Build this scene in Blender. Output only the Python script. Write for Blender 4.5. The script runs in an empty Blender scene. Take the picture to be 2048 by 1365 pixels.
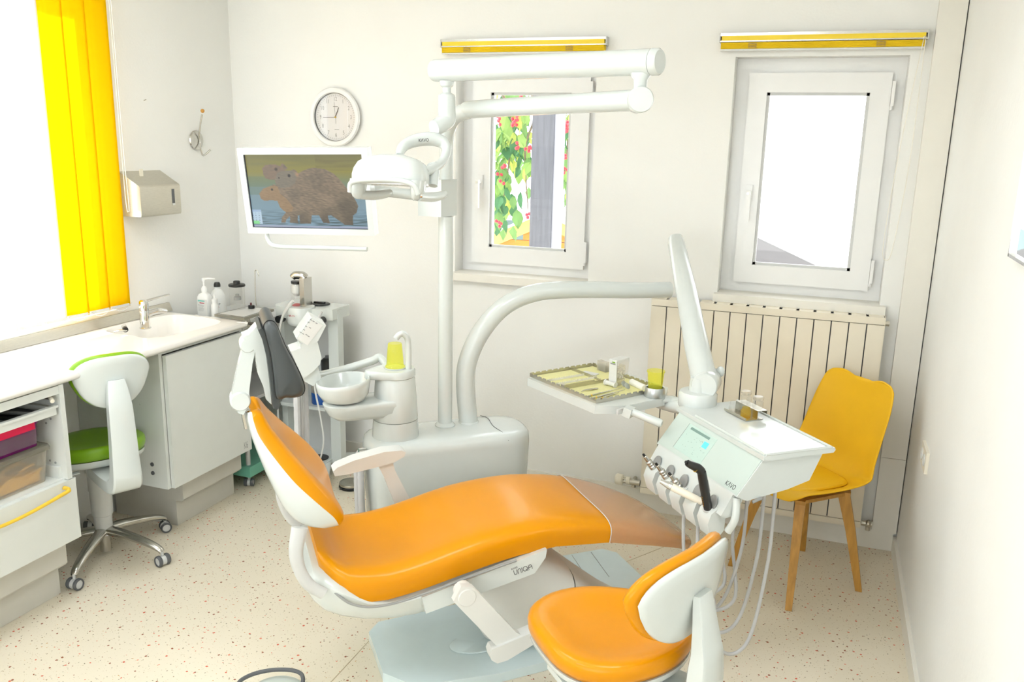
import bpy, bmesh, math, random
from mathutils import Vector, Matrix, noise
random.seed(7)
SC = bpy.context.scene
COL = SC.collection
rad = math.radians
# ------------------------------------------------------------------ camera
FPX = 1706.83
CAM = Vector((0.0, 0.0, 1.75))
YAW, PITCH, ROLL = rad(-19.93512), rad(-13.26253), rad(1.31467)
_f = Vector((math.sin(YAW)*math.cos(PITCH), math.cos(YAW)*math.cos(PITCH), math.sin(PITCH)))
_r = Vector((math.cos(YAW), -math.sin(YAW), 0))
_u = _r.cross(_f)
C_R = math.cos(ROLL)*_r + math.sin(ROLL)*_u
C_U = -math.sin(ROLL)*_r + math.cos(ROLL)*_u
C_B = -_f
cam = bpy.data.cameras.new('camera')
cam.sensor_fit = 'HORIZONTAL'; cam.sensor_width = 36.0
cam.lens = FPX/2048*36
cam.clip_start = 0.05; cam.clip_end = 200
camo = bpy.data.objects.new('camera', cam); COL.objects.link(camo)
camo.matrix_world = Matrix(((C_R.x, C_U.x, C_B.x, CAM.x), (C_R.y, C_U.y, C_B.y, CAM.y), (C_R.z, C_U.z, C_B.z, CAM.z), (0, 0, 0, 1)))
SC.camera = camo
# ------------------------------------------------------------------ light
SC.view_settings.view_transform = 'Standard'
SC.view_settings.look = 'None'
SC.view_settings.gamma = 1.0
SC.view_settings.use_curve_mapping = False
SC.view_settings.exposure = 0.04
wd = bpy.data.worlds.new('sky'); SC.world = wd; wd.use_nodes = True
bg = wd.node_tree.nodes['Background']
bg.inputs['Color'].default_value = (0.93, 0.97, 1.0, 1)
bg.inputs['Strength'].default_value = 4.5
sun = bpy.data.lights.new('sun', 'SUN'); sun.energy = 11.0; sun.angle = rad(1.0); sun.color = (1, .96, .88)
suno = bpy.data.objects.new('sun', sun); COL.objects.link(suno)
suno.rotation_euler = Vector((-0.80, 0.22, 0.80)).to_track_quat('Z', 'Y').to_euler()
CEIL_POWER = 13.0
# ------------------------------------------------------------------ pixel helpers (photograph is 2048 x 1365)
def ray(px, py):
    return C_R*((px-1024)/FPX) + C_U*(-(py-682.5)/FPX) - C_B
def onplane(px, py, n, d):
    n = Vector(n); r = ray(px, py); return CAM + r*((d-n.dot(CAM))/n.dot(r))
def onX(px, py, x): return onplane(px, py, (1, 0, 0), x)
def onY(px, py, y): return onplane(px, py, (0, 1, 0), y)
def onZ(px, py, z): return onplane(px, py, (0, 0, 1), z)
def dep(px, py, d): return CAM + ray(px, py)*d
# frame of the treatment chair: u runs along the chair towards the feet, v across it
A0 = rad(40); UX = Vector((math.cos(A0), math.sin(A0), 0)); VX = Vector((-math.sin(A0), math.cos(A0), 0))
def W(U, V, z): return UX*U + VX*V + Vector((0, 0, z))
def onV(px, py, V):
    p = onplane(px, py, VX, V); return p.dot(UX), p.z
def toUV(p): return p.dot(UX), p.dot(VX)
MUV = Matrix(((UX.x, VX.x, 0, 0), (UX.y, VX.y, 0, 0), (0, 0, 1, 0), (0, 0, 0, 1)))
# ------------------------------------------------------------------ materials
def s2l(c):
    return tuple((v/12.92 if v <= .04045 else ((v+.055)/1.055)**2.4) for v in (x/255 for x in c))
def mat(name, rgb, rough=.45, metal=0, coat=0, var=.04, scale=14, bump=0, bscale=60, spec=.5, sss=0, stretch=None, lin=False):
    m = bpy.data.materials.new(name); m.use_nodes = True
    nt = m.node_tree; N = nt.nodes; L = nt.links; b = N['Principled BSDF']
    c = rgb if lin else s2l(rgb)
    tc = N.new('ShaderNodeTexCoord'); no = N.new('ShaderNodeTexNoise'); no.inputs['Scale'].default_value = scale
    no.inputs['Detail'].default_value = 4
    src = tc.outputs['Object']
    if stretch:
        mp = N.new('ShaderNodeMapping'); mp.inputs['Scale'].default_value = stretch
        L.new(src, mp.inputs['Vector']); src = mp.outputs['Vector']
    L.new(src, no.inputs['Vector'])
    rp = N.new('ShaderNodeValToRGB')
    rp.color_ramp.elements[0].position = .3; rp.color_ramp.elements[1].position = .7
    rp.color_ramp.elements[0].color = tuple(x*(1-var) for x in c)+(1,)
    rp.color_ramp.elements[1].color = tuple(min(1, x*(1+var)) for x in c)+(1,)
    L.new(no.outputs['Fac'], rp.inputs['Fac']); L.new(rp.outputs['Color'], b.inputs['Base Color'])
    b.inputs['Roughness'].default_value = rough; b.inputs['Metallic'].default_value = metal
    b.inputs['Specular IOR Level'].default_value = spec
    b.inputs['Coat Weight'].default_value = coat; b.inputs['Coat Roughness'].default_value = .06
    if bump:
        n2 = N.new('ShaderNodeTexNoise'); n2.inputs['Scale'].default_value = bscale; L.new(src, n2.inputs['Vector'])
        bp = N.new('ShaderNodeBump'); bp.inputs['Strength'].default_value = bump; bp.inputs['Distance'].default_value = .002
        L.new(n2.outputs['Fac'], bp.inputs['Height']); L.new(bp.outputs['Normal'], b.inputs['Normal'])
    return m
def glassy(name, tint, trans=.9, rough=.03, diffuse=None, dmix=0.0, ior=1.45):
    """thin clear sheet: fresnel gloss over straight transmission, some body colour"""
    m = bpy.data.materials.new(name); m.use_nodes = True
    nt = m.node_tree; N = nt.nodes; L = nt.links; N.remove(N['Principled BSDF']); out = N['Material Output']
    t = N.new('ShaderNodeBsdfTransparent'); t.inputs['Color'].default_value = tuple(x*trans for x in s2l(tint))+(1,)
    g = N.new('ShaderNodeBsdfGlossy'); g.inputs['Roughness'].default_value = rough
    fr = N.new('ShaderNodeFresnel'); fr.inputs['IOR'].default_value = ior
    cur = t.outputs[0]
    if dmix > 0:
        d = N.new('ShaderNodeBsdfDiffuse'); no = N.new('ShaderNodeTexNoise'); no.inputs['Scale'].default_value = 30
        rp = N.new('ShaderNodeValToRGB'); c = s2l(diffuse or tint)
        rp.color_ramp.elements[0].color = tuple(x*.94 for x in c)+(1,); rp.color_ramp.elements[1].color = c+(1,)
        L.new(no.outputs['Fac'], rp.inputs['Fac']); L.new(rp.outputs['Color'], d.inputs['Color'])
        tl = N.new('ShaderNodeBsdfTranslucent'); L.new(rp.outputs['Color'], tl.inputs['Color'])
        ad = N.new('ShaderNodeMixShader'); ad.inputs[0].default_value = .45
        L.new(d.outputs[0], ad.inputs[1]); L.new(tl.outputs[0], ad.inputs[2])
        mx = N.new('ShaderNodeMixShader'); mx.inputs[0].default_value = dmix
        L.new(cur, mx.inputs[1]); L.new(ad.outputs[0], mx.inputs[2]); cur = mx.outputs[0]
    ge = N.new('ShaderNodeNewGeometry'); ma = N.new('ShaderNodeMath'); ma.operation = 'SUBTRACT'; ma.use_clamp = True
    L.new(fr.outputs[0], ma.inputs[0]); L.new(ge.outputs['Backfacing'], ma.inputs[1])
    m2 = N.new('ShaderNodeMixShader'); L.new(ma.outputs[0], m2.inputs[0]); L.new(cur, m2.inputs[1]); L.new(g.outputs[0], m2.inputs[2])
    L.new(m2.outputs[0], out.inputs['Surface'])
    return m
def fabric(name, rgb, tr=.5, scale=400, through=None):
    m = bpy.data.materials.new(name); m.use_nodes = True
    nt = m.node_tree; N = nt.nodes; L = nt.links; N.remove(N['Principled BSDF']); out = N['Material Output']
    d = N.new('ShaderNodeBsdfDiffuse'); t = N.new('ShaderNodeBsdfTranslucent')
    tc = N.new('ShaderNodeTexCoord'); wv = N.new('ShaderNodeTexWave'); wv.inputs['Scale'].default_value = scale/4
    L.new(tc.outputs['Object'], wv.inputs['Vector'])
    rp = N.new('ShaderNodeValToRGB'); c = s2l(rgb)
    rp.color_ramp.elements[0].color = tuple(x*.95 for x in c)+(1,); rp.color_ramp.elements[1].color = c+(1,)
    L.new(wv.outputs['Fac'], rp.inputs['Fac']); L.new(rp.outputs['Color'], d.inputs['Color'])
    if through: t.inputs['Color'].default_value = s2l(through)+(1,)
    else: L.new(rp.outputs['Color'], t.inputs['Color'])
    mx = N.new('ShaderNodeMixShader'); mx.inputs[0].default_value = tr
    L.new(d.outputs[0], mx.inputs[1]); L.new(t.outputs[0], mx.inputs[2]); L.new(mx.outputs[0], out.inputs['Surface'])
    return m
def emit(name, rgb, strength):
    m = bpy.data.materials.new(name); m.use_nodes = True
    b = m.node_tree.nodes['Principled BSDF']; b.inputs['Base Color'].default_value = s2l(rgb)+(1,)
    b.inputs['Emission Color'].default_value = s2l(rgb)+(1,); b.inputs['Emission Strength'].default_value = strength
    return m
M = {}
M['wall'] = mat('wall_paint', (243, 243, 239), .9, var=.012, scale=3, bump=.25, bscale=90, spec=.2)
M['wallr'] = mat('wall_paint_right', (242, 242, 238), .75, var=.012, scale=4, bump=.5, bscale=45, spec=.3)
M['ceil'] = mat('ceiling_paint', (244, 243, 238), .95, var=.01)
M['trim'] = mat('trim_paint', (238, 235, 225), .5, var=.01)
M['frame'] = mat('window_pvc', (240, 240, 238), .3, var=.01, coat=.2)
M['white'] = mat('white_plastic', (213, 219, 216), .20, var=.012, coat=.35)
M['whitem'] = mat('white_satin', (222, 223, 219), .5, var=.012)
M['cream'] = mat('cream_plastic', (238, 232, 214), .4, var=.02)
M['lamin'] = mat('white_laminate', (222, 225, 220), .35, var=.012, coat=.15)
M['worktop'] = mat('solid_surface', (245, 242, 236), .22, var=.01, coat=.2)
M['plinth'] = mat('plinth_grey', (205, 202, 192), .55, var=.02)
M['orange'] = mat('orange_upholstery', (222, 146, 0), .30, var=.025, scale=5, bump=.05, bscale=240, coat=.10, spec=.25)
M['green'] = mat('green_upholstery', (124, 172, 12), .35, var=.03, scale=5, coat=.15)
M['black'] = mat('black_upholstery', (62, 67, 68), .42, var=.05, bump=.1, bscale=300)
M['blackp'] = mat('black_plastic', (32, 33, 33), .35, var=.05)
M['grey'] = mat('grey_plastic', (150, 152, 150), .45)
M['dgrey'] = mat('dark_grey_rubber', (92, 94, 96), .6)
M['lgrey'] = mat('light_grey_plastic', (205, 206, 204), .45, var=.02)
M['hose'] = mat('grey_hose', (196, 196, 196), .5, var=.04)
M['steel'] = mat('brushed_steel', (200, 196, 184), .3, 1, var=.06, scale=40, stretch=(1, 1, 14))
M['chrome'] = mat('chrome', (225, 226, 226), .08, 1, var=.01)
M['alu'] = mat('polished_aluminium', (196, 194, 188), .2, 1, var=.03)
M['yellow'] = mat('yellow_shell', (240, 186, 0), .5, var=.02, bump=.05)
M['ypaint'] = mat('yellow_metal', (240, 200, 60), .4, var=.02)
M['gold'] = mat('brass', (190, 160, 70), .3, 1)
M['red'] = mat('red_print', (190, 40, 60), .5)
M['ink'] = mat('black_ink', (52, 54, 58), .6)
M['inkl'] = mat('grey_ink', (150, 152, 152), .6)
M['pane'] = glassy('window_glass', (255, 255, 255), .97, .01)
M['clear'] = glassy('clear_plastic', (253, 253, 252), .98, .05, (244, 244, 240), .08)
M['frost'] = glassy('frosted_plastic', (250, 247, 240), .96, .25, (240, 236, 226), .38)
M['cup'] = glassy('yellow_cup_plastic', (255, 255, 172), 1.0, .1, (255, 255, 110), .2)
M['purple'] = glassy('purple_box_plastic', (170, 60, 150), .8, .1, (140, 30, 125), .72)
M['smoke'] = glassy('smoked_tray', (226, 224, 216), .9, .12, (188, 185, 172), .45)
# ------------------------------------------------------------------ mesh toolkit
def spline(pts, n=8, closed=False):
    P = [Vector(p) for p in pts]; out = []
    k = len(P)
    rng = range(k if closed else k-1)
    for i in rng:
        if closed: a, b, c, d = P[(i-1) % k], P[i], P[(i+1) % k], P[(i+2) % k]
        else: a, b, c, d = P[max(i-1, 0)], P[i], P[i+1], P[min(i+2, k-1)]
        for j in range(n):
            t = j/n
            out.append(.5*((2*b)+(c-a)*t+(2*a-5*b+4*c-d)*t*t+(3*b-a-3*c+d)*t**3))
    if not closed: out.append(P[-1])
    return out
def interp(tab, x):
    if x <= tab[0][0]: return tab[0][1]
    for (x0, y0), (x1, y1) in zip(tab, tab[1:]):
        if x <= x1:
            t = (x-x0)/(x1-x0); return y0+(y1-y0)*t
    return tab[-1][1]
class MB:
    def __init__(s): s.bm = bmesh.new()
    def _v(s, pts, T):
        return [s.bm.verts.new(T @ Vector(p) if T else Vector(p)) for p in pts]
    def face(s, pts, T=None):
        return s.bm.faces.new(s._v(pts, T))
    def _bev(s, faces, bev, seg, ang=30):
        edges = set()
        for f in faces:
            for e in f.edges:
                if len(e.link_faces) == 2 and e.calc_face_angle(0) > rad(ang): edges.add(e)
        if edges and bev > 0:
            bmesh.ops.bevel(s.bm, geom=list(edges), offset=bev, segments=seg, affect='EDGES', profile=.5, clamp_overlap=True)
    def box(s, x0, x1, y0, y1, z0, z1, bev=0, seg=2, T=None):
        v = s._v([(x0, y0, z0), (x1, y0, z0), (x1, y1, z0), (x0, y1, z0), (x0, y0, z1), (x1, y0, z1), (x1, y1, z1), (x0, y1, z1)], T)
        fs = [s.bm.faces.new([v[i] for i in q]) for q in ((3, 2, 1, 0), (4, 5, 6, 7), (0, 1, 5, 4), (1, 2, 6, 5), (2, 3, 7, 6), (3, 0, 4, 7))]
        s._bev(fs, bev, seg); return s
    def prism(s, pts, h0, h1, T=None, bev=0, seg=2):
        """polygon in local xy, extruded along local z"""
        a = s._v([(p[0], p[1], h0) for p in pts], T); b = s._v([(p[0], p[1], h1) for p in pts], T)
        n = len(pts); fs = [s.bm.faces.new(a[::-1]), s.bm.faces.new(b)]
        for i in range(n): fs.append(s.bm.faces.new([a[i], a[(i+1) % n], b[(i+1) % n], b[i]]))
        s._bev(fs, bev, seg); return s
    def loft(s, loops, caps=True, closed=True):
        R = [s._v(l, None) for l in loops]; n = len(R[0])
        for a, b in zip(R, R[1:]):
            for i in range(n if closed else n-1):
                j = (i+1) % n
                s.bm.faces.new([a[i], a[j], b[j], b[i]])
        if caps:
            s.bm.faces.new(R[0][::-1]); s.bm.faces.new(R[-1])
        return s
    def lathe(s, prof, T=None, seg=32, caps=True):
        rings = []
        for r, z in prof:
            if r < 1e-6: rings.append(s._v([(0, 0, z)], T))
            else: rings.append(s._v([(r*math.cos(2*math.pi*i/seg), r*math.sin(2*math.pi*i/seg), z) for i in range(seg)], T))
        for a, b in zip(rings, rings[1:]):
            for i in range(seg):
                j = (i+1) % seg
                if len(a) == 1 and len(b) == 1: continue
                if len(a) == 1: s.bm.faces.new([a[0], b[j], b[i]])
                elif len(b) == 1: s.bm.faces.new([a[i], a[j], b[0]])
                else: s.bm.faces.new([a[i], a[j], b[j], b[i]])
        if caps and len(rings[0]) > 1 and len(rings[-1]) > 1:      # open at both ends: close into a ring
            a, b = rings[-1], rings[0]
            for i in range(seg): s.bm.faces.new([a[i], a[(i+1) % seg], b[(i+1) % seg], b[i]])
            return s
        for rg, fl in ((rings[0], True), (rings[-1], False)):
            if len(rg) > 1 and caps: s.bm.faces.new(rg[::-1] if fl else rg)
        return s
    def tube(s, path, r, seg=12, caps=True, closed=False, flat=1.0, up=None):
        P = [Vector(p) for p in path]; n = len(P)
        rs = r if isinstance(r, (list, tuple)) else [r]*n
        if len(rs) != n: rs = [interp([(i/(len(rs)-1), x) for i, x in enumerate(rs)], k/(n-1)) for k in range(n)]
        tan = []
        for i in range(n):
            if closed: t = P[(i+1) % n]-P[i-1]
            else: t = P[min(i+1, n-1)]-P[max(i-1, 0)]
            tan.append(t.normalized())
        ref = Vector(up) if up else (Vector((0, 0, 1)) if abs(tan[0].z) < .9 else Vector((1, 0, 0)))
        nx = (ref-tan[0]*ref.dot(tan[0])).normalized(); loops = []
        for i in range(n):
            if up: nx = (Vector(up)-tan[i]*Vector(up).dot(tan[i]))
            else: nx = nx-tan[i]*nx.dot(tan[i])
            nx.normalize(); ny = tan[i].cross(nx)
            loops.append([P[i]+nx*(rs[i]*math.cos(2*math.pi*k/seg)*flat)+ny*(rs[i]*math.sin(2*math.pi*k/seg)) for k in range(seg)])
        if closed: loops.append(loops[0])
        return s.loft(loops, caps=caps and not closed)
    def cyl(s, a, b, r, seg=24, r2=None):
        return s.tube([a, b], [r, r if r2 is None else r2], seg)
    def ball(s, c, r, seg=20, T=None):
        rx, ry, rz = r if isinstance(r, (tuple, list)) else (r, r, r)
        loops = []
        c = Vector(c); n = seg//2
        prof = [(math.sin(math.pi*i/n), -math.cos(math.pi*i/n)) for i in range(n+1)]
        X = Matrix.Translation(c) @ (T or Matrix()) @ Matrix.Diagonal((rx, ry, rz, 1))
        return s.lathe([(max(a, 0), b) for a, b in prof], X, seg)
    def mesh(s, me, T=None):
        b2 = bmesh.new(); b2.from_mesh(me)
        if T: bmesh.ops.transform(b2, matrix=T, verts=b2.verts)
        t = bpy.data.meshes.new('t'); b2.to_mesh(t); b2.free(); s.bm.from_mesh(t); bpy.data.meshes.remove(t); return s
    def xform(s, T):
        bmesh.ops.transform(s.bm, matrix=T, verts=s.bm.verts); return s
    def build(s, name, m, parent=None, smooth=True, ang=38, label=None, cat=None, group=None, kind=None, sub=0, noweld=False):
        bm = s.bm
        if not noweld: bmesh.ops.remove_doubles(bm, verts=bm.verts, dist=1e-5)
        bmesh.ops.recalc_face_normals(bm, faces=bm.faces)
        if parent is None:
            xs = [v.co for v in bm.verts]
            lo = Vector([min(c[i] for c in xs) for i in range(3)]); hi = Vector([max(c[i] for c in xs) for i in range(3)])
            org = Vector(((lo.x+hi.x)/2, (lo.y+hi.y)/2, lo.z))
        else: org = worldloc(parent)
        for v in bm.verts: v.co -= org
        me = bpy.data.meshes.new(name); bm.to_mesh(me); bm.free()
        me.materials.append(M[m] if isinstance(m, str) else m)
        if smooth:
            me.polygons.foreach_set('use_smooth', [True]*len(me.polygons)); me.set_sharp_from_angle(angle=rad(ang))
        o = bpy.data.objects.new(name, me); COL.objects.link(o)
        if parent is None: o.location = org
        else: o.parent = parent
        if sub:
            sm = o.modifiers.new('smooth', 'SUBSURF'); sm.levels = sub; sm.render_levels = sub
        tag(o, label, cat, group, kind); return o
def worldloc(o):
    p = Vector(o.location)
    while o.parent: o = o.parent; p += o.location
    return p
def tag(o, label=None, cat=None, group=None, kind=None):
    if label: o['label'] = label
    if cat: o['category'] = cat
    if group: o['group'] = group
    if kind: o['kind'] = kind
    return o
def thing(name, loc, label=None, cat=None, group=None, kind=None):
    o = bpy.data.objects.new(name, None); COL.objects.link(o); o.location = loc; o.empty_display_size = .05
    return tag(o, label, cat, group, kind)
def copy_tree(o, loc, label=None, group=None):
    def rec(x, par):
        c = x.copy(); COL.objects.link(c); c.parent = par
        for ch in [k for k in x.children]: rec(ch, c)
        return c
    r = rec(o, None); r.location = loc
    if label: r['label'] = label
    if group: r['group'] = group
    return r
def frame(o, x, y=None, z=None):
    """matrix from origin and axes"""
    x = Vector(x).normalized()
    if z is None:
        y = Vector(y); z = x.cross(y).normalized(); y = z.cross(x)
    else:
        z = Vector(z); y = z.cross(x).normalized(); z = x.cross(y)
    o = Vector(o)
    return Matrix(((x.x, y.x, z.x, o.x), (x.y, y.y, z.y, o.y), (x.z, y.z, z.z, o.z), (0, 0, 0, 1)))
def rotz(a, loc=(0, 0, 0)): return Matrix.Translation(Vector(loc)) @ Matrix.Rotation(a, 4, 'Z')
_TX = {}
def text(s, size=1.0):
    """lettering as a mesh in the xy plane, centred"""
    if s in _TX: return _TX[s]
    c = bpy.data.curves.new('txt', 'FONT'); c.body = s; c.align_x = 'CENTER'; c.align_y = 'CENTER'; c.resolution_u = 3
    o = bpy.data.objects.new('txt', c); COL.objects.link(o)
    dg = bpy.context.evaluated_depsgraph_get(); me = bpy.data.meshes.new_from_object(o.evaluated_get(dg))
    bpy.data.objects.remove(o); _TX[s] = me; return me
for _t in [str(i) for i in range(1, 13)]+['AIRFLOW', 'AIR', 'FLOW', 'K6', 'AP', 'PL', 'quartz', 'AIRFLOW+']: text(_t)
LET = {'K': [[(0, 0), (0, 1)], [(.55, 1), (.02, .5), (.6, 0)]], 'A': [[(0, 0), (.36, 1), (.72, 0)]], 'V': [[(0, 1), (.34, 0), (.68, 1)]],
       'O': [[(.38+.38*math.cos(i*.3491), .5+.5*math.sin(i*.3491)) for i in range(19)]],
       'U': [[(0, 1), (0, .3), (.1, .08), (.3, 0), (.5, .08), (.6, .3), (.6, 1)]], 'n': [[(0, 0), (0, .65), (.1, .9), (.3, 1), (.5, .9), (.6, .65), (.6, 0)]],
       'i': [[(.05, 0), (.05, 1)]], 'Q': [[(.45+.45*math.cos(i*.3491), .5+.5*math.sin(i*.3491)) for i in range(19)], [(.6, .3), (.95, -.1)]],
       'a': [[(0, 0), (0, .55), (.15, .9), (.35, 1), (.55, .9), (.7, .55), (.7, 0)], [(0, .45), (.7, .45)]]}
def logo(mb, word, T, size, th=.11, gap=.22):
    x = 0; segs = []
    for ch in word:
        st = LET[ch]; w = max(p[0] for l in st for p in l)
        for l in st: segs.append([(x+p[0], p[1]) for p in l])
        x += w+gap
    tot = x-gap
    for l in segs:
        q = [Vector(((p[0]-tot/2)*size, (p[1]-.5)*size, 0)) for p in l]
        for a, b in zip(q, q[1:]):
            d = (b-a).normalized(); n = Vector((-d.y, d.x, 0))*th*size/2; e = d*th*size/2
            mb.face([a-e-n, b+e-n, b+e+n, a-e+n], T)
# ------------------------------------------------------------------ room shell
XL, XR, YB, YF, ZC = -3.016, 0.43, 3.89, -1.7, 2.62
def floor_mat():
    m = bpy.data.materials.new('speckled_vinyl'); m.use_nodes = True
    nt = m.node_tree; N = nt.nodes; L = nt.links; b = N['Principled BSDF']
    tc = N.new('ShaderNodeTexCoord')
    base = N.new('ShaderNodeTexNoise'); base.inputs['Scale'].default_value = 3; L.new(tc.outputs['Object'], base.inputs['Vector'])
    rp = N.new('ShaderNodeValToRGB'); rp.color_ramp.elements[0].color = s2l((229, 219, 196))+(1,); rp.color_ramp.elements[1].color = s2l((235, 226, 206))+(1,)
    L.new(base.outputs['Fac'], rp.inputs['Fac']); cur = rp.outputs['Color']
    for sc, size, cols, pres in ((38, .17, ((0, (150, 84, 50)), (.45, (214, 100, 70)), (.8, (226, 140, 112))), .58), (62, .15, ((0, (128, 112, 84)), (.6, (160, 138, 100)), (.85, (200, 150, 80))), .60), (95, .14, ((0, (176, 156, 116)), (.5, (196, 176, 136)), (.9, (170, 140, 100))), .5)):
        mp = N.new('ShaderNodeMapping'); mp.inputs['Location'].default_value = (sc*.37, sc*.11, 0.0); mp.inputs['Rotation'].default_value = (0, 0, sc)
        L.new(tc.outputs['Object'], mp.inputs['Vector'])
        dn = N.new('ShaderNodeTexNoise'); dn.inputs['Scale'].default_value = 120; L.new(mp.outputs['Vector'], dn.inputs['Vector'])
        va = N.new('ShaderNodeVectorMath'); va.operation = 'MULTIPLY_ADD'; va.inputs[1].default_value = (.006, .006, 0)
        L.new(dn.outputs['Color'], va.inputs[0]); L.new(mp.outputs['Vector'], va.inputs[2])
        vo = N.new('ShaderNodeTexVoronoi'); vo.voronoi_dimensions = '2D'; vo.inputs['Scale'].default_value = sc; L.new(va.outputs[0], vo.inputs['Vector'])
        sp = N.new('ShaderNodeSeparateColor'); L.new(vo.outputs['Color'], sp.inputs['Color'])
        mr = N.new('ShaderNodeMapRange'); mr.inputs['From Min'].default_value = pres; mr.inputs['From Max'].default_value = 1
        mr.inputs['To Min'].default_value = -.02; mr.inputs['To Max'].default_value = size; L.new(sp.outputs['Red'], mr.inputs['Value'])
        lt = N.new('ShaderNodeMath'); lt.operation = 'LESS_THAN'; L.new(vo.outputs['Distance'], lt.inputs[0]); L.new(mr.outputs[0], lt.inputs[1])
        cr = N.new('ShaderNodeValToRGB'); cr.color_ramp.interpolation = 'CONSTANT'
        cr.color_ramp.elements[0].position = cols[0][0]; cr.color_ramp.elements[0].color = s2l(cols[0][1])+(1,)
        cr.color_ramp.elements[1].position = cols[1][0]; cr.color_ramp.elements[1].color = s2l(cols[1][1])+(1,)
        e = cr.color_ramp.elements.new(cols[2][0]); e.color = s2l(cols[2][1])+(1,)
        L.new(sp.outputs['Green'], cr.inputs['Fac'])
        mx = N.new('ShaderNodeMix'); mx.data_type = 'RGBA'
        L.new(lt.outputs[0], mx.inputs[0]); L.new(cur, mx.inputs[6]); L.new(cr.outputs['Color'], mx.inputs[7]); cur = mx.outputs[2]
    L.new(cur, b.inputs['Base Color']); b.inputs['Roughness'].default_value = .42; b.inputs['Specular IOR Level'].default_value = .4
    return m
M['floor'] = floor_mat()
fl = MB().box(XL, XR, YF, YB, -.12, 0).build('floor', 'floor', smooth=False, kind='structure')
M['seam'] = mat('weld_seam', (196, 182, 150), .6)
_a, _b = onZ(664, 1363, 0), onZ(751, 1269, 0); _d = (_b-_a).normalized()
MB().tube([_a-_d*.9, _b], .0018, 6).build('weld_seam', 'seam', fl)
_a, _b = onZ(1249, 1126, 0), onZ(1309, 1102, 0)
MB().tube([_a, _b, _b+(_b-_a)*.6], .0018, 6).build('weld_seam', 'seam', fl)
MB().box(XL, XR, YF, YB, ZC, ZC+.1).build('ceiling', 'ceil', smooth=False, kind='structure')
def holes(mb, a0, a1, b0, b1, wins, put):
    """wall rectangle a0..a1 x b0..b1 with window holes sorted along a"""
    cur = a0
    for (h0, h1, k0, k1) in wins:
        put(cur, h0, b0, b1); put(h0, h1, b0, k0); put(h0, h1, k1, b1); cur = h1
    put(cur, a1, b0, b1)
W1 = (-1.725, -1.035, 1.098, 2.115); W2 = (-.432, .247, 1.098, 2.115); W3 = (.5, 2.985, .95, 2.56)
mb = MB(); holes(mb, XL, XR+.3, 0, ZC, [W1, W2], lambda x0, x1, z0, z1: mb.box(x0, x1, YB, YB+.24, z0, z1))
mb.build('wall_back', 'wall', smooth=False, kind='structure')
mb = MB(); holes(mb, YF-.2, YB+.24, 0, ZC, [W3], lambda y0, y1, z0, z1: mb.box(XL-.3, XL, y0, y1, z0, z1))
wl = mb.build('wall_left', 'wall', smooth=False, kind='structure')
p = onX(288, 201, XL)
MB().cyl(p, p+Vector((.012, 0, .004)), .0022, 8).build('nail', 'steel', wl)
MB().box(XR, XR+.1, YF-.2, YB, 0, ZC).build('wall_right', 'wallr', smooth=False, kind='structure')
W4 = (-2.75, .15, .55, 2.35)  # opening for the added fill window
mb = MB(); holes(mb, XL, XR, 0, ZC, [W4], lambda x0, x1, z0, z1: mb.box(x0, x1, YF-.2, YF, z0, z1))
mb.build('wall_front', 'wall', smooth=False, kind='structure')
# boxed pipe chase beside the right wall
mb = MB(); mb.box(.325, XR-.0045, YB-.034, YB, .44, ZC, .003); ch = mb.build('trim_1', 'trim', smooth=False, kind='structure')
MB().box(.325, XR-.0045, YB-.034, YB, .092, .438, .002).build('lower_panel', 'trim', ch, smooth=False)
MB().box(XR-.0045, XR-.0005, YB-.012, YB, .092, ZC).build('gap_shade', 'blackp', ch, smooth=False)  # black strip standing in for the shade inside the gap
# baseboards
MB().box(-2.55, XR-.012, YB-.015, YB, 0, .112, .004).build('baseboard_back', 'trim', kind='structure')
MB().box(XR-.014, XR, YF, YB-.016, 0, .075, .004).build('baseboard_right', 'trim', kind='structure')
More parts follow.
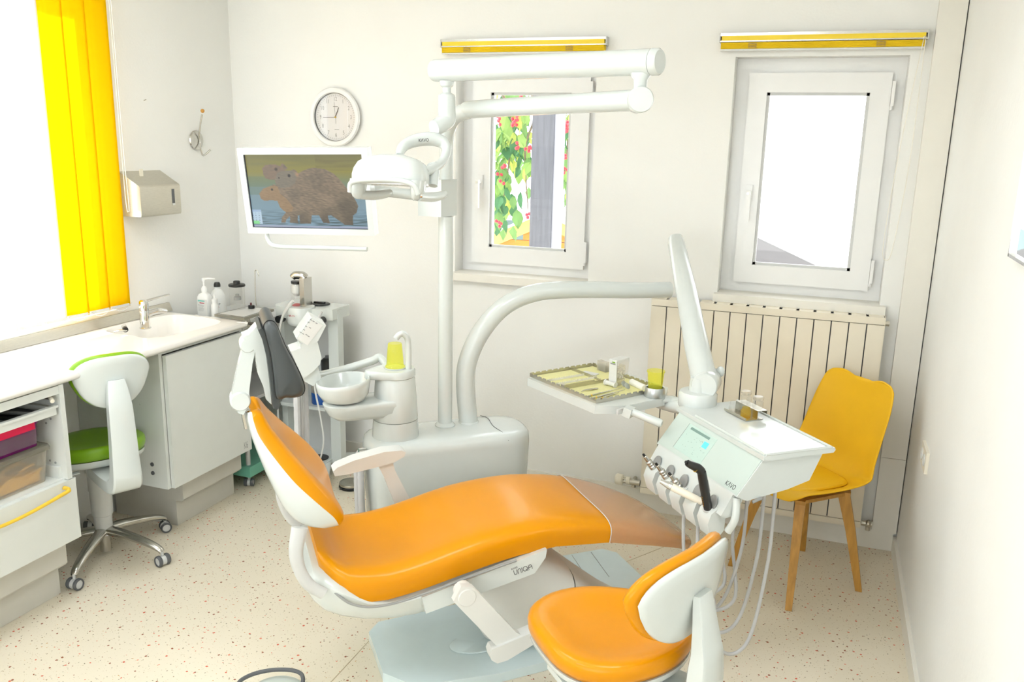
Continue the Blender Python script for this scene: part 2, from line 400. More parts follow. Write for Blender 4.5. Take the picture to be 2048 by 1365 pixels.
# ---- pvc tilt windows on the back wall
def pvc_window(name, o, sash, glass, hang):
    t = thing(name, ((o[0]+o[1])/2, YB+.1, o[2]), kind='structure')
    f = MB(); y0, y1 = YB+.10, YB+.161
    sx0, sx1, sz0, sz1 = sash; gx0, gx1, gz0, gz1 = glass
    f.box(o[0], sx0+.012, y0, y1, o[2], o[3], .004); f.box(sx1-.012, o[1], y0, y1, o[2], o[3], .004)
    f.box(sx0+.012, sx1-.012, y0, y1, sz1-.012, o[3], .001); f.box(sx0+.012, sx1-.012, y0, y1, o[2], sz0+.012, .001)
    f.build('outer_frame', 'frame', t)
    s = MB(); Y0 = YB+.075
    s.box(sx0, gx0, Y0, y1-.01, sz0, sz1, .001); s.box(gx1, sx1, Y0, y1-.01, sz0, sz1, .001)
    s.box(gx0, gx1, Y0, y1-.01, gz1, sz1, .001); s.box(gx0, gx1, Y0, y1-.01, sz0, gz0, .001)
    sa = s.build('sash', 'frame', t)
    b = MB()
    for q in ((gx0, gx0+.012, gz0, gz1), (gx1-.012, gx1, gz0, gz1), (gx0, gx1, gz1-.012, gz1), (gx0, gx1, gz0, gz0+.012)):
        b.box(q[0], q[1], Y0+.014, Y0+.03, q[2], q[3], .003)
    b.build('glazing_bead', 'lgrey', sa)
    MB().box(gx0-.004, gx1+.004, Y0+.034, Y0+.040, gz0-.004, gz1+.004).build('pane', 'pane', sa, smooth=False)
    hx = (sx0+gx0)/2; hz = 1.545
    h = MB(); h.box(hx-.014, hx+.014, Y0-.012, Y0, hz-.035, hz+.035, .006)
    hb = h.build('handle_base', 'frame', sa)
    h = MB(); h.tube([(hx, Y0-.01, hz), (hx, Y0-.045, hz)], .010, 12); h.box(hx-.010, hx+.010, Y0-.055, Y0-.038, hz-.125, hz+.012, .006)
    h.build('handle', 'frame', hb)
    MB().cyl((hx, Y0-.0555, hz), (hx, Y0-.058, hz), .006, 12).build('lock', 'steel', hb)
    for z in (sz1-.085, sz0+.085):
        h = MB().box(sx1+.001, sx1+.014, Y0-.012, Y0+.015, z-.05, z+.05, .004)
        h.cyl((sx1+.006, Y0-.004, z-.066), (sx1+.006, Y0-.004, z-.05), .006, 10); h.build('hinge', 'frame', t)
    sl = MB().box(o[0]-.012, o[1]+.022, YB-.042, y0+.004, o[2]-.034, o[2]+.003, .006, 3); so = sl.build('sill', 'trim', t)
    return t
pvc_window('window_1', W1, (-1.668, -1.082, 1.146, 2.055), (-1.576, -1.172, 1.226, 1.970), 1)
pvc_window('window_2', W2, (-.374, .196, 1.146, 2.055), (-.296, .116, 1.226, 1.974), 1)
# ---- big window behind the vertical blind (left wall)
t = thing('window_3', (XL-.2, 1.7, .95), kind='structure')
f = MB(); x0, x1 = XL-.24, XL-.17
for q in ((W3[0], W3[0]+.07, W3[2], W3[3]), (W3[1]-.07, W3[1], W3[2], W3[3]), (W3[0], W3[1], W3[3]-.07, W3[3]), (W3[0], W3[1], W3[2], W3[2]+.07), (1.68, 1.75, W3[2], W3[3])):
    f.box(x0, x1, q[0], q[1], q[2], q[3], .004)
f.build('outer_frame', 'frame', t)
for a, b in ((W3[0]+.07, 1.68), (1.75, W3[1]-.07)):
    MB().box(XL-.21, XL-.204, a, b, W3[2]+.07, W3[3]-.07).build('pane', 'pane', t, smooth=False)
# invented wide window behind the photographer, added to let in fill daylight
t = thing('added_fill_window', (-1.3, YF-.1, W4[2]), kind='structure')
f = MB()
for q in ((W4[0], W4[0]+.07, W4[2], W4[3]), (W4[1]-.07, W4[1], W4[2], W4[3]), (W4[0]+.07, W4[1]-.07, W4[3]-.07, W4[3]), (W4[0]+.07, W4[1]-.07, W4[2], W4[2]+.07), (-1.335, -1.265, W4[2]+.07, W4[3]-.07)):
    f.box(q[0], q[1], YF-.16, YF-.10, q[2], q[3])
f.build('outer_frame', 'frame', t, smooth=False)
for a, b in ((W4[0]+.07, -1.335), (-1.265, W4[1]-.07)):
    MB().box(a, b, YF-.135, YF-.129, W4[2]+.07, W4[3]-.07).build('pane', 'pane', t, smooth=False)
# metal strip along the wall above the worktop
mb = MB().prism([(XL+.002, .892), (XL+.030, .892), (XL+.012, .932), (XL+.002, .932)], -1.0, 3.31, frame((0, 0, 0), (1, 0, 0), (0, 0, 1)) @ Matrix.Scale(-1, 4, (0, 0, 1)), .001)
mb.build('trim_2', 'steel', kind='structure')
# ---- ceiling lamps (the room's own light)
M['led'] = emit('led_diffuser', (244, 249, 255), CEIL_POWER)
lab = ['square white LED ceiling panel above the green stool side of the treatment chair', 'square white LED ceiling panel above the desk', 'square white LED ceiling panel near the mirror wall']
for i, (x, y) in enumerate(((-2.05, 1.95), (-2.2, .2), (-.55, 1.3))):
    t = thing('ceiling_panel_light', (x, y, ZC-.06), lab[i], 'ceiling light')
    f = MB()
    for q in ((-.31, -.295, -.31, .31), (.295, .31, -.31, .31), (-.295, .295, -.31, -.295), (-.295, .295, .295, .31)): f.box(x+q[0], x+q[1], y+q[2], y+q[3], ZC-.05, ZC-.001)
    f.build('frame', 'whitem', t, smooth=False)
    MB().box(x-.295, x+.295, y-.295, y+.295, ZC-.045, ZC-.03).build('diffuser', 'led', t, smooth=False)
# ------------------------------------------------------------------ vertical blind at the left window
M['slaty'] = fabric('yellow_slat_fabric', (252, 214, 20), .5, through=(255, 224, 0))
M['slatw'] = fabric('white_slat_fabric', (248, 249, 248), .62)
t = thing('vertical_blind', (XL+.055, 1.9, .96), 'vertical slat blind with white slats and yellow slats at one end, over the desk', 'blind')
MB().box(XL+.02, XL+.09, .45, 3.03, 2.57, 2.61, .004).build('head_rail', 'whitem', t)
def slat(y0, y1, m, tilt, z0=.972):
    c = (y0+y1)/2; w = (y1-y0)/2; n = 6
    dx = math.sin(tilt)*w; dy = math.cos(tilt)*w
    L = []
    for z in (z0, z0+.06, 2.57):
        L.append([(XL+.058+dx*(k/n*2-1)+.006*(1-(k/n*2-1)**2), c+dy*(k/n*2-1), z) for k in range(n+1)])
    mb = MB(); mb.loft(L, caps=False, closed=False)
    o = mb.build('slat', m, t)
    so = o.modifiers.new('thick', 'SOLIDIFY'); so.thickness = .0008
    MB().box(XL+.0592-.002, XL+.0592+.010, c-dy*.8, c+dy*.8, z0+.002, z0+.014, .003).build('weight', 'whitem', o)
    return o
ys = [3.008-.118*i for i in range(22)]
for i, y in enumerate(ys):
    slat(y-.126, y, 'slaty' if i < 3 else 'slatw', .05 if i not in (2, 3) else .10)
def beads(a, b, n, sag):
    mb = MB()
    for k in range(n+1):
        s = k/n; p = Vector(a).lerp(Vector(b), s); p.z -= sag*4*s*(1-s); mb.ball(p, .0028, 6)
    return mb
for i in range(5):
    y = ys[i]-.004
    beads((XL+.072, y, .985), (XL+.072, y-.112, .985), 16, .026).build('bead_chain', 'whitem', t)
M['cord'] = mat('cord', (238, 234, 222), .7)
MB().tube(spline([(XL+.07, 3.018, 2.57), (XL+.07, 3.02, 1.6), (XL+.07, 3.024, 1.42), (XL+.07, 3.032, 1.40), (XL+.072, 3.036, 1.43), (XL+.072, 3.03, 1.7), (XL+.072, 3.026, 2.57)], 6), .0018, 6).build('pull_cord', 'cord', t)
# ------------------------------------------------------------------ pleated blinds above the back windows
M['pleat'] = mat('yellow_pleat', (240, 204, 28), .6, var=.05)
M['pleath'] = mat('yellow_rail', (246, 214, 40), .4, var=.02)
M['twine'] = mat('pleat_cord', (190, 160, 90), .7)
def pleated(x0, x1, label, z1=2.2, cord=False):
    y0 = YB-.045
    t = thing('pleated_blind', ((x0+x1)/2, y0, 2.135), label, 'blind', 'folded pleated blinds above the back windows')
    r = MB().box(x0, x1, y0, YB-.001, z1-.012, z1, .001); r.box(x0, x1, y0-.002, y0+.004, z1-.035, z1-.030, .001)
    r.build('head_rail', 'alu', t)
    MB().box(x0+.006, x1-.006, y0-.001, YB-.004, z1-.031, z1-.011).build('rail_cover', 'pleath', t, smooth=False)
    for k in range(6):
        z = 2.1425+k*.0042
        MB().prism([(y0+.0005, z), (YB-.012, z), (YB-.012, z+.0040), (y0+.0005, z+.0040), (y0-.0012, z+.0020)], x0+.004, x1-.006, frame((0, 0, 0), (0, 1, 0), (0, 0, 1))).build('pleat', 'pleat', t, smooth=False)
    MB().box(x0+.002, x1-.006, y0+.001, YB-.012, 2.135, 2.1415, .0015).build('bottom_rail', 'whitem', t)
    for x in (x0+.133, x1-.165):
        mb = MB()
        for k in range(7):
            zz = 2.145+k*.0032
            mb.tube(spline([(x-.017, y0-.003, zz), (x, y0-.0055, zz+.003*math.sin(k*2)), (x+.017, y0-.003, zz-.002)], 3), .0011, 5)
        mb.build('cord_bundle', 'twine', t)
    for x in (x0-.004, x1): MB().box(x, x+.004, y0-.002, YB-.001, z1-.036, z1, .001).build('end_cap', 'lgrey', t)
    if cord:
        MB().tube(spline([(x1-.006, y0-.004, 2.18), (x1-.008, y0-.004, 1.7), (x1-.03, y0-.004, 1.36), (x1-.05, y0-.004, 1.30), (x1-.068, y0-.004, 1.37), (x1-.05, y0-.004, 1.75), (x1-.012, y0-.004, 2.18)], 8), .0016, 6).build('pull_cord', 'cord', t)
pleated(-1.783, -.989, 'yellow pleated blind folded up above the window with the tree view', 2.202)
pleated(-.495, .297, 'yellow pleated blind folded up above the window beside the right wall', 2.205, True)
# ------------------------------------------------------------------ wall clock
cc = Vector((-2.381, YB, 1.842))
t = thing('wall_clock', cc-Vector((0, 0, .146)), 'round white wall clock with thin grey numerals above the monitor', 'clock')
TF = frame(cc, (1, 0, 0), (0, 0, 1))          # local z points into the room
MB().lathe([(0, 0.001), (.130, 0.001), (.141, .012), (.146, .026), (.141, .036), (.130, .038), (.121, .034), (.117, .024), (.117, .012), (0, .012)], TF, 64).build('rim', 'frame', t)
M['dial'] = mat('clock_dial', (240, 240, 240), .5, var=.005)
MB().lathe([(0, .012), (.1165, .012), (.1165, .0145), (0, .0145)], TF, 48).build('dial', 'dial', t)
MB().lathe([(.1165, .018), (.1172, .018), (.1172, .026), (.1165, .026)], TF, 64).build('inner_ring', 'dgrey', t)
mb = MB()
for k in range(1, 13):
    a = rad(90-30*k); me = text(str(k))
    mb.mesh(me, TF @ Matrix.Translation((.088*math.cos(a), .088*math.sin(a), .0152)) @ Matrix.Diagonal((.021, .028, 1, 1)))
mb.build('numerals', 'inkl', t, smooth=False, noweld=True)
mb = MB()
for k in range(60):
    a = 2*math.pi*k/60; l = .006 if k % 5 else .010
    mb.box(.106-l/2, .106+l/2, -.0006, .0006, .0148, .0152, T=TF @ Matrix.Rotation(a, 4, 'Z'))
mb.box(-.014, .014, .050, .0535, .0148, .0152, T=TF); mb.box(-.008, .018, -.062, -.0605, .0148, .0152, T=TF)
mb.build('minute_marks', 'inkl', t, smooth=False)
for nm, ang, l, w, b in (('hour_hand', 90-22.5, .052, .0028, .0), ('minute_hand', 181, .072, .0022, .0), ('second_hand', 94, .075, .0008, .032)):
    MB().box(-b, l, -w/2, w/2, .018, .0187, T=TF @ Matrix.Rotation(rad(ang), 4, 'Z')).build(nm, 'ink', t, smooth=False)
MB().cyl(TF @ Vector((0, 0, .0145)), TF @ Vector((0, 0, .022)), .004, 12).build('hub', 'gold', t)
MB().lathe([(0, .0275), (.1185, .0275), (.1185, .0285), (0, .0285)], TF, 48).build('cover_glass', 'pane', t)
# ------------------------------------------------------------------ radiator
RX0, RX1, RY = -.707, .271, 3.79
t = thing('panel_radiator', ((RX0+RX1)/2, RY+.04, .12), 'cream panel radiator with vertical slats under the window', 'radiator')
M['rad'] = mat('radiator_enamel', (236, 228, 208), .45, var=.012)
bk = MB().box(RX0+.004, RX1-.004, RY+.012, RY+.085, .135, 1.05); bk.build('core', 'dgrey', t, smooth=False)
fr = MB(); fr.box(RX0, RX0+.003, RY-.001, RY+.088, .124, 1.066); fr.box(RX1-.003, RX1, RY-.001, RY+.088, .124, 1.066)
fr.box(RX0, RX1, RY-.002, RY+.004, 1.036, 1.066, .0015); fr.box(RX0, RX1, RY-.002, RY+.088, .124, .152, .0015)
fr.build('casing', 'rad', t)
pit = (RX1-RX0)/14
for k in range(14):
    x = RX0+k*pit
    MB().box(x+.0025, x+pit-.0025, RY-.001, RY+.011, .155, 1.033, .0015, 1).build('slat', 'rad', t)
    MB().box(x+.006, x+pit-.006, RY+.006, RY+.080, 1.060, 1.066, .001, 1).build('grille_bar', 'rad', t)
MB().cyl((RX1, RY+.04, 1.035), (RX1+.018, RY+.04, 1.035), .011, 8).build('bleed_plug', 'steel', t)
q = onY(1280, 967, RY+.03)
v = MB().cyl(q, q+Vector((-.05, 0, 0)), .014, 12); v.cyl(q+Vector((-.03, 0, -.012)), q+Vector((-.03, 0, -.025)), .010, 10); v.cyl(q+Vector((-.035, 0, 0)), q+Vector((-.035, .06, 0)), .009, 10)
v.build('valve', 'steel', t)
v = MB().cyl(q+Vector((-.05, 0, .004)), q+Vector((-.067, 0, .004)), .019, 16)
for k in range(8): v.cyl(q+Vector((-.067, .015*math.cos(k*.785), .004+.015*math.sin(k*.785))), q+Vector((-.085, .015*math.cos(k*.785), .004+.015*math.sin(k*.785))), .0025, 6)
v.build('valve_collar', 'cream', t)
MB().lathe([(0, 0), (.022, 0), (.027, .006), (.027, .032), (.022, .038), (0, .038)], frame(q+Vector((-.082, 0, .004)), (0, 1, 0), (0, 0, 1)) @ Matrix.Rotation(math.pi, 4, 'X'), 20).build('thermostat_head', 'cream', t)
q = onY(1722, 1046, RY+.045)
v = MB().cyl(q, q+Vector((.045, 0, 0)), .012, 12); v.cyl(q+Vector((.03, 0, 0)), q+Vector((.03, 0, -.03)), .011, 10); v.ball(q+Vector((.03, 0, 0)), .017, 10); v.build('lockshield', 'steel', t)
# ------------------------------------------------------------------ small wall things
q = onX(1853, 915, XR)
t = thing('wall_socket', q-Vector((0, 0, .04)), 'white double wall socket low on the right wall', 'socket')
MB().box(XR-.011, XR, q.y-.075, q.y+.075, q.z-.04, q.z+.04, .003).build('plate', 'cream', t)
for dy in (-.036, .036): MB().lathe([(0, .001), (.019, .001), (.019, .003), (.022, .003), (.022, .0), (0, 0)], frame((XR-.011, q.y+dy, q.z), (0, 1, 0), (0, 0, 1)) @ Matrix.Rotation(math.pi, 4, 'X'), 20).build('outlet', 'whitem', t)
a, b = onX(2017, 513, XR-.02), onX(2048, 290, XR-.02)
t = thing('wall_mirror', (XR-.01, a.y-.3, a.z), 'frameless look wall mirror with thin aluminium edge on the right wall', 'mirror')
y1, y0, z0, z1 = a.y, a.y-.6, a.z, a.z+.62
fr = MB()
for r in ((y0, y0+.008, z0, z1), (y1-.008, y1, z0, z1), (y0, y1, z0, z0+.008), (y0, y1, z1-.008, z1)): fr.box(XR-.022, XR-.001, r[0], r[1], r[2], r[3], .001)
fr.build('frame', 'alu', t)
M['mirror'] = mat('mirror_silver', (235, 238, 236), .02, 1, var=.002)
MB().box(XR-.014, XR-.006, y0+.008, y1-.008, z0+.008, z1-.008).build('glass', 'mirror', t, smooth=False)
# coat hook on the left wall
c = onX(394, 281, XL+.01)
t = thing('coat_hook', c-Vector((0, 0, .07)), 'steel coat hook with wooden ball tip on the left wall', 'hook')
MB().lathe([(0, 0), (.045, 0), (.049, .004), (.046, .010), (.020, .014), (0, .014)], frame((XL+.0005, c.y, c.z), (0, 1, 0), (0, 0, 1)), 28).build('rosette', 'alu', t)
p1, p2, p3, p4 = onX(404, 229, XL+.055), onX(399, 262, XL+.03), onX(407, 311, XL+.05), onX(421, 300, XL+.085)
MB().tube(spline([p1, p2, Vector((XL+.02, c.y+.01, c.z)), onX(402, 300, XL+.032), p3, p4], 8), .0042, 10).build('hook_arm', 'alu', t)
M['wood'] = mat('beech', (205, 150, 70), .5, var=.12, scale=30, stretch=(1, 1, 8))
MB().ball(onX(405, 222, XL+.06), .010, 14).build('ball_tip', 'wood', t)
# paper towel dispenser
t = thing('paper_towel_dispenser', (XL+.06, 3.19, 1.37), 'stainless steel paper towel dispenser on the wall beside the yellow blind', 'dispenser')
y0, y1 = 3.062, 3.318
MB().prism([(XL+.001, 1.372), (XL+.112, 1.372), (XL+.116, 1.382), (XL+.116, 1.505), (XL+.111, 1.512), (XL+.004, 1.572), (XL+.001, 1.572)], -y1, -y0, frame((0, 0, 0), (1, 0, 0), (0, 0, 1)), .002).build('housing', 'steel', t, ang=25)
MB().box(XL+.1155, XL+.1170, y1-.057, y1-.040, 1.415, 1.490).build('level_window', 'dgrey', t, smooth=False)
MB().box(XL+.1158, XL+.1176, y1-.057, y1-.040, 1.415, 1.424).build('towel_edge', 'whitem', t, smooth=False)
MB().box(XL+.040, XL+.044, y0+.085, y0+.105, 1.548, 1.582, T=None).build('key_tab', 'cream', t)
MB().cyl((XL+.117, y0+.025, 1.385), (XL+.1155, y0+.025, 1.385), .003, 8).build('rivet', 'steel', t)
# ------------------------------------------------------------------ desk run along the left wall
ZW, XF = .89, -2.525
bas = [onZ(x, y, ZW) for x, y in ((213, 661), (245, 648), (300, 637), (350, 629.5), (400, 634), (437, 641), (436, 648), (380, 663), (335, 673), (290, 676.5), (262, 671), (232, 668))]
inner = spline([Vector((p.x, p.y, ZW)) for p in bas], 5, closed=True)
for p in inner: p.x = max(p.x, XL+.045)
bc = sum(inner, Vector())/len(inner)
inner.sort(key=lambda p: math.atan2(p.y-bc.y, p.x-bc.x))
y0b, y1b = min(p.y for p in inner)-.03, 3.277
def rectpt(p):
    d = p-bc; k = min(((XF if d.x > 0 else XL+.001)-bc.x)/d.x if abs(d.x) > 1e-6 else 1e9, ((y1b if d.y > 0 else y0b)-bc.y)/d.y if abs(d.y) > 1e-6 else 1e9)
    return bc+d*k
corn = [Vector((x, y, ZW)) for x in (XF, XL+.001) for y in (y0b, y1b)]
outer = [rectpt(p) for p in inner]
for c in corn:
    i = min(range(len(outer)), key=lambda k: (outer[k]-c).length); outer[i] = c.copy()
dz = lambda l, z: [Vector((p.x, p.y, z)) for p in l]
mb = MB(); mb.loft([dz(outer, ZW-.03), outer, inner, dz(inner, ZW-.03)], caps=False)
mb.box(XL+.001, XF, -1.2, y0b, ZW-.03, ZW)
wt = mb.build('worktop', 'worktop', label='long white worktop with moulded sink under the left window', cat='worktop')
MB().tube([(XF, -1.2, ZW-.015), (XF, y1b-.015, ZW-.015), (XF-.015, y1b, ZW-.015), (XL+.01, y1b, ZW-.015)], .015, 12).build('rounded_edge', 'worktop', wt)
def shr(k, z, cx=0): return [Vector((bc.x+(p.x-bc.x)*k, bc.y+.06*(1-k)+(p.y-bc.y)*k, z)) for p in inner]
mb = MB(); mb.loft([inner, shr(.975, ZW-.006), shr(.93, ZW-.03), shr(.80, ZW-.085), shr(.6, ZW-.105)], caps=False); mb.face(shr(.6, ZW-.105))
mb.build('basin', 'worktop', wt)
d = onZ(336, 644, ZW-.10); MB().lathe([(0, 0), (.026, 0), (.026, .005), (.020, .008), (0, .006)], Matrix.Translation(Vector((d.x, d.y, ZW-.104))), 24).build('drain', 'chrome', wt)
# tap
tp = onZ(291, 657, ZW-.004)
t = thing('basin_mixer_tap', tp, 'chrome single lever mixer tap at the sink', 'tap')
MB().lathe([(0, 0), (.025, 0), (.025, .004), (.0215, .006), (.0205, .075), (.019, .083), (0, .083)], Matrix.Translation(tp), 24).build('body', 'chrome', t)
MB().tube(spline([tp+Vector((0, .0, .062)), tp+Vector((.02, .055, .072)), tp+Vector((.034, .098, .064))], 6), [.017, .014, .011], 14).build('spout', 'chrome', t)
h = MB().lathe([(.0205, .084), (.021, .11), (.019, .124), (.012, .130), (0, .130)], Matrix.Translation(tp), 24)
h.tube(spline([tp+Vector((0, 0, .122)), tp+Vector((.022, .06, .132)), tp+Vector((.042, .115, .140))], 6), [.013, .012, .009], 12, flat=.45, up=(0, 0, 1)); h.build('lever', 'chrome', t)
# small jar and lid lying by the sink
q = onZ(250, 658, ZW+.012)
t = thing('small_clear_jar', (q.x, q.y, ZW), 'tiny clear tube with black cap lying beside the tap', 'jar')
ax = Vector((.75, -.66, 0)).normalized()
MB().tube([q+Vector((-.035, .03, 0)), q], .0115, 16).build('tube', 'clear', t); MB().tube([q, q+Vector((.018, -.0155, 0))], .0118, 16).build('cap', 'blackp', t)
q = onZ(241, 667, ZW); 
t = thing('steel_clip', q, 'small shiny steel clip lying in the soap recess of the sink', 'clip')
for dy in (0, .008): MB().tube(spline([q+Vector((-.02, -.015+dy, .008)), q+Vector((0, dy, .012)), q+Vector((.018, .014+dy, .008))], 5), .003, 8).build('blade', 'chrome', t)
# ---- sink cabinet
def plinth(t, y0, y1):
    MB().box(XL+.02, -2.640, y0+.01, y1, 0.001, .135, .004).build('plinth', 'plinth', t)
    MB().prism([(XL+.02, .130), (-2.60, .130), (-2.588, .142), (-2.588, .235), (-2.60, .250), (XL+.02, .250)], -y1-.0, -y0, frame((0, 0, 0), (1, 0, 0), (0, 0, 1)), .004).build('plinth_cover', 'plinth', t)
t = thing('sink_cabinet', (-2.75, 3.0, 0), 'white cabinet with one large door under the sink', 'cabinet')
c0, c1 = 2.718, 3.262
mb = MB(); mb.box(XL+.004, -2.544, c0, c0+.018, .25, ZW-.032, .001); mb.box(XL+.004, -2.544, c1-.018, c1, .25, ZW-.032, .001); mb.box(XL+.004, -2.544, c0+.018, c1-.018, .25, .268)
mb.box(-2.56, -2.544, c0+.018, c1-.018, .846, ZW-.032); mb.box(XL+.004, XL+.012, c0+.018, c1-.018, .268, ZW-.032); mb.build('carcass', 'lamin', t)
dr = MB().box(-2.542, -2.523, c0+.018, c1+.004, .252, .842, .004, 2).build('door', 'lamin', t)
mb = MB(); mb.mesh(text('K6'), frame((-2.5226, c1-.040, .285), (0, 1, 0), (0, 0, 1)) @ Matrix.Diagonal((.026, .05, 1, 1))); mb.build('marker_writing', 'inkl', dr, smooth=False, noweld=True)
plinth(t, c0+.135, c1)
for z in (.345, .385): MB().cyl((-2.62, c0, z-.03), (-2.62, c0-.004, z-.03), .009, 14).build('screw_cover', 'dgrey', t)
for x, z in ((-2.66, .62), (-2.70, .36)): MB().cyl((x, c0, z), (x, c0-.002, z), .004, 8).build('shelf_pin', 'lgrey', t)
# ---- drawer cabinet with open compartment
t = thing('drawer_cabinet', (-2.75, 1.9, 0), 'white drawer cabinet with an open compartment of storage boxes under the desk', 'cabinet')
d0, d1 = 1.58, 2.222
mb = MB(); mb.box(XL+.004, -2.546, d1-.020, d1, .25, .497); mb.box(XL+.004, -2.5225, d1-.020, d1, .497, ZW-.032); mb.box(XL+.004, -2.536, d0, d0+.02, .25, ZW-.032, .001); mb.box(XL+.004, -2.536, d0+.02, d1-.02, .25, .268)
mb.box(XL+.004, XL+.012, d0+.02, d1-.02, .268, ZW-.032); mb.box(XL+.012, -2.54, d0+.02, d1-.02, .484, .500); mb.build('carcass', 'lamin', t)
MB().box(-2.542, -2.524, d0+.02, d1-.0205, .826, ZW-.034, .002).build('top_rail', 'lamin', t)
dr = MB().box(-2.544, -2.522, d0, d1+.012, .256, .494, .004).build('drawer_front', 'lamin', t)
a, b = onX(133, 981, -2.50), onX(-60, 1062, -2.50)
hb = MB(); zz = .462
hb.tube(spline([(-2.520, 2.178, zz+.012), (-2.496, 2.176, zz+.010), (-2.492, 2.150, zz+.004), (-2.492, 1.95, zz-.012), (-2.492, 1.72, zz), (-2.496, 1.70, zz+.006), (-2.520, 1.695, zz+.008)], 6), [.007, .008, .007, .0062, .0062, .008, .007], 12)
hb.build('handle', 'ypaint', dr)
plinth(t, d0, d1-.004)
# runners, holes and pull-out tray
mb = MB()
for z in (.846-.03, .76): mb.box(-2.80, -2.556, d1-.032, d1-.0205, z-.014, z+.014, .001)
mb.build('runner', 'steel', t)
MB().cyl((-2.553, d1-.034, .815), (-2.522, d1-.052, .807), .0075, 10).build('runner_tip', 'cream', t)
tr = MB(); tr.box(-2.95, -2.55, d0+.03, d1-.042, .752, .756); tr.box(-2.555, -2.533, d0+.022, d1-.030, .750, .781, .003); tr.box(-2.95, -2.55, d1-.046, d1-.040, .756, .778, .001)
tray = tr.build('pull_out_tray', 'lamin', t)
MB().box(-2.545, -2.528, d0+.022, d1-.024, .776, .784, .002).build('tray_lip', 'lamin', tray)
MB().box(-2.94, -2.56, d0+.035, d1-.05, .7565, .7605).build('tray_mat', 'dgrey', tray, smooth=False)
for x, z in ((-2.60, .705), (-2.575, .725), (-2.60, .56), (-2.575, .555), (-2.59, .525)): MB().cyl((x, d1-.020, z), (x, d1-.0225, z), .0045, 8).build('screw', 'grey', t)
MB().box(-2.95, -2.55, d1-.034, d1-.0205, .500, .545, .002).build('drawer_side', 'lamin', t)
# tools lying in the pull-out tray
for i, (y, l, m_) in enumerate(((2.08, .16, 'grey'), (2.02, .14, 'blackp'), (1.97, .15, 'dgrey'))):
    mb = MB().tube([(-2.70, y, .7685), (-2.70+l*.35, y+.02, .7685), (-2.70+l, y+.045, .7685)], [.0055, .0075, .0075], 10)
    o = mb.build('hand_tool', m_, label=['grey handled hand tool lying in the pull out tray', 'black handled hand tool lying in the pull out tray', 'dark grey handled hand tool lying in the pull out tray'][i], cat='tool')
    MB().tube([(-2.70, y, .7685), (-2.75, y-.015, .7685)], .0025, 8).build('shaft', 'steel', o)
# storage boxes in the open compartment
def tub(name, x0, x1, y0, y1, z0, z1, m, label, taper=.012, lid=None):
    t = thing(name, ((x0+x1)/2, (y0+y1)/2, z0), label, 'box')
    def rr(k, z, r=.02):
        X0, X1, Y0, Y1 = x0+k, x1-k, y0+k, y1-k; o = []
        for cx, cy, a in ((X1-r, Y1-r, 0), (X0+r, Y1-r, 90), (X0+r, Y0+r, 180), (X1-r, Y0+r, 270)):
            for j in range(5): o.append((cx+r*math.cos(rad(a+j*22.5)), cy+r*math.sin(rad(a+j*22.5)), z))
        return o
    mb = MB().loft([rr(taper, z0+.001), rr(0, z1)], caps=False); mb.face(rr(taper, z0+.001)[::-1])
    mb.build('tub', m, t)
    return t, rr
BX0, BX1 = -2.80, -2.562
t, rr = tub('storage_box', BX0, BX1, 1.93, 2.172, .5015, .628, 'frost', 'frosted clear storage box with grey lid holding yellow tubing')
mb = MB().loft([rr(-.006, .622), rr(-.007, .630), rr(-.004, .640), rr(.010, .642)]); mb.build('lid', 'smoke', t)
M['tubing'] = mat('yellow_rubber_tubing', (226, 176, 80), .6, var=.05)
for i in range(4):
    pts = [(BX1-.022-.028*i+.004*math.sin(k*1.3+i), 1.96+k*.026, .525+.012*i+.030*abs(math.sin(k*.62+i*.9))) for k in range(8)]
    MB().tube(spline(pts, 5), .006, 8).build('tubing', 'tubing', t)
MB().prism([(BX0+.03, 1.96), (BX1-.025, 1.96), (BX1-.025, 2.14), (BX0+.03, 2.14)], .508, .548, bev=.012).build('tubing_pile', 'tubing', t)
M['pink'] = mat('pink_clip', (228, 20, 78), .35, var=.03)
t, rr = tub('clip_box', BX0+.02, BX1-.012, 1.93, 2.150, .6425, .738, 'purple', 'purple plastic box with pink clip handle on the frosted box', taper=.004)
MB().loft([rr(-.004, .728), rr(-.006, .738), rr(-.002, .746), rr(.012, .747)]).build('lid', 'purple', t)
MB().box(BX1-.016, BX1-.004, 1.985, 2.125, .712, .748, .004).build('clip', 'pink', t)
MB().box(BX1-.0135, BX1-.0105, 1.975, 2.132, .655, .712, .001).build('front_window', 'clear', t)
M['rope'] = mat('white_cable', (226, 216, 206), .6)
MB().tube(spline([(BX1-.03, 1.98, .662), (BX1-.03, 2.04, .672), (BX1-.03, 2.08, .700), (BX1-.034, 2.10, .690), (BX1-.03, 2.07, .668), (BX1-.03, 2.10, .656)], 6), .005, 8).build('cable', 'rope', t)
M['teal'] = mat('teal_plastic', (10, 158, 132), .4, var=.03)
t, rr = tub('teal_tub', -2.66, -2.548, 1.74, 1.918, .5015, .575, 'teal', 'teal plastic tub at the end of the open compartment', taper=.010)
MB().loft([rr(-.006, .572), rr(-.008, .578), rr(.002, .579)], caps=False).build('rim', 'teal', t)
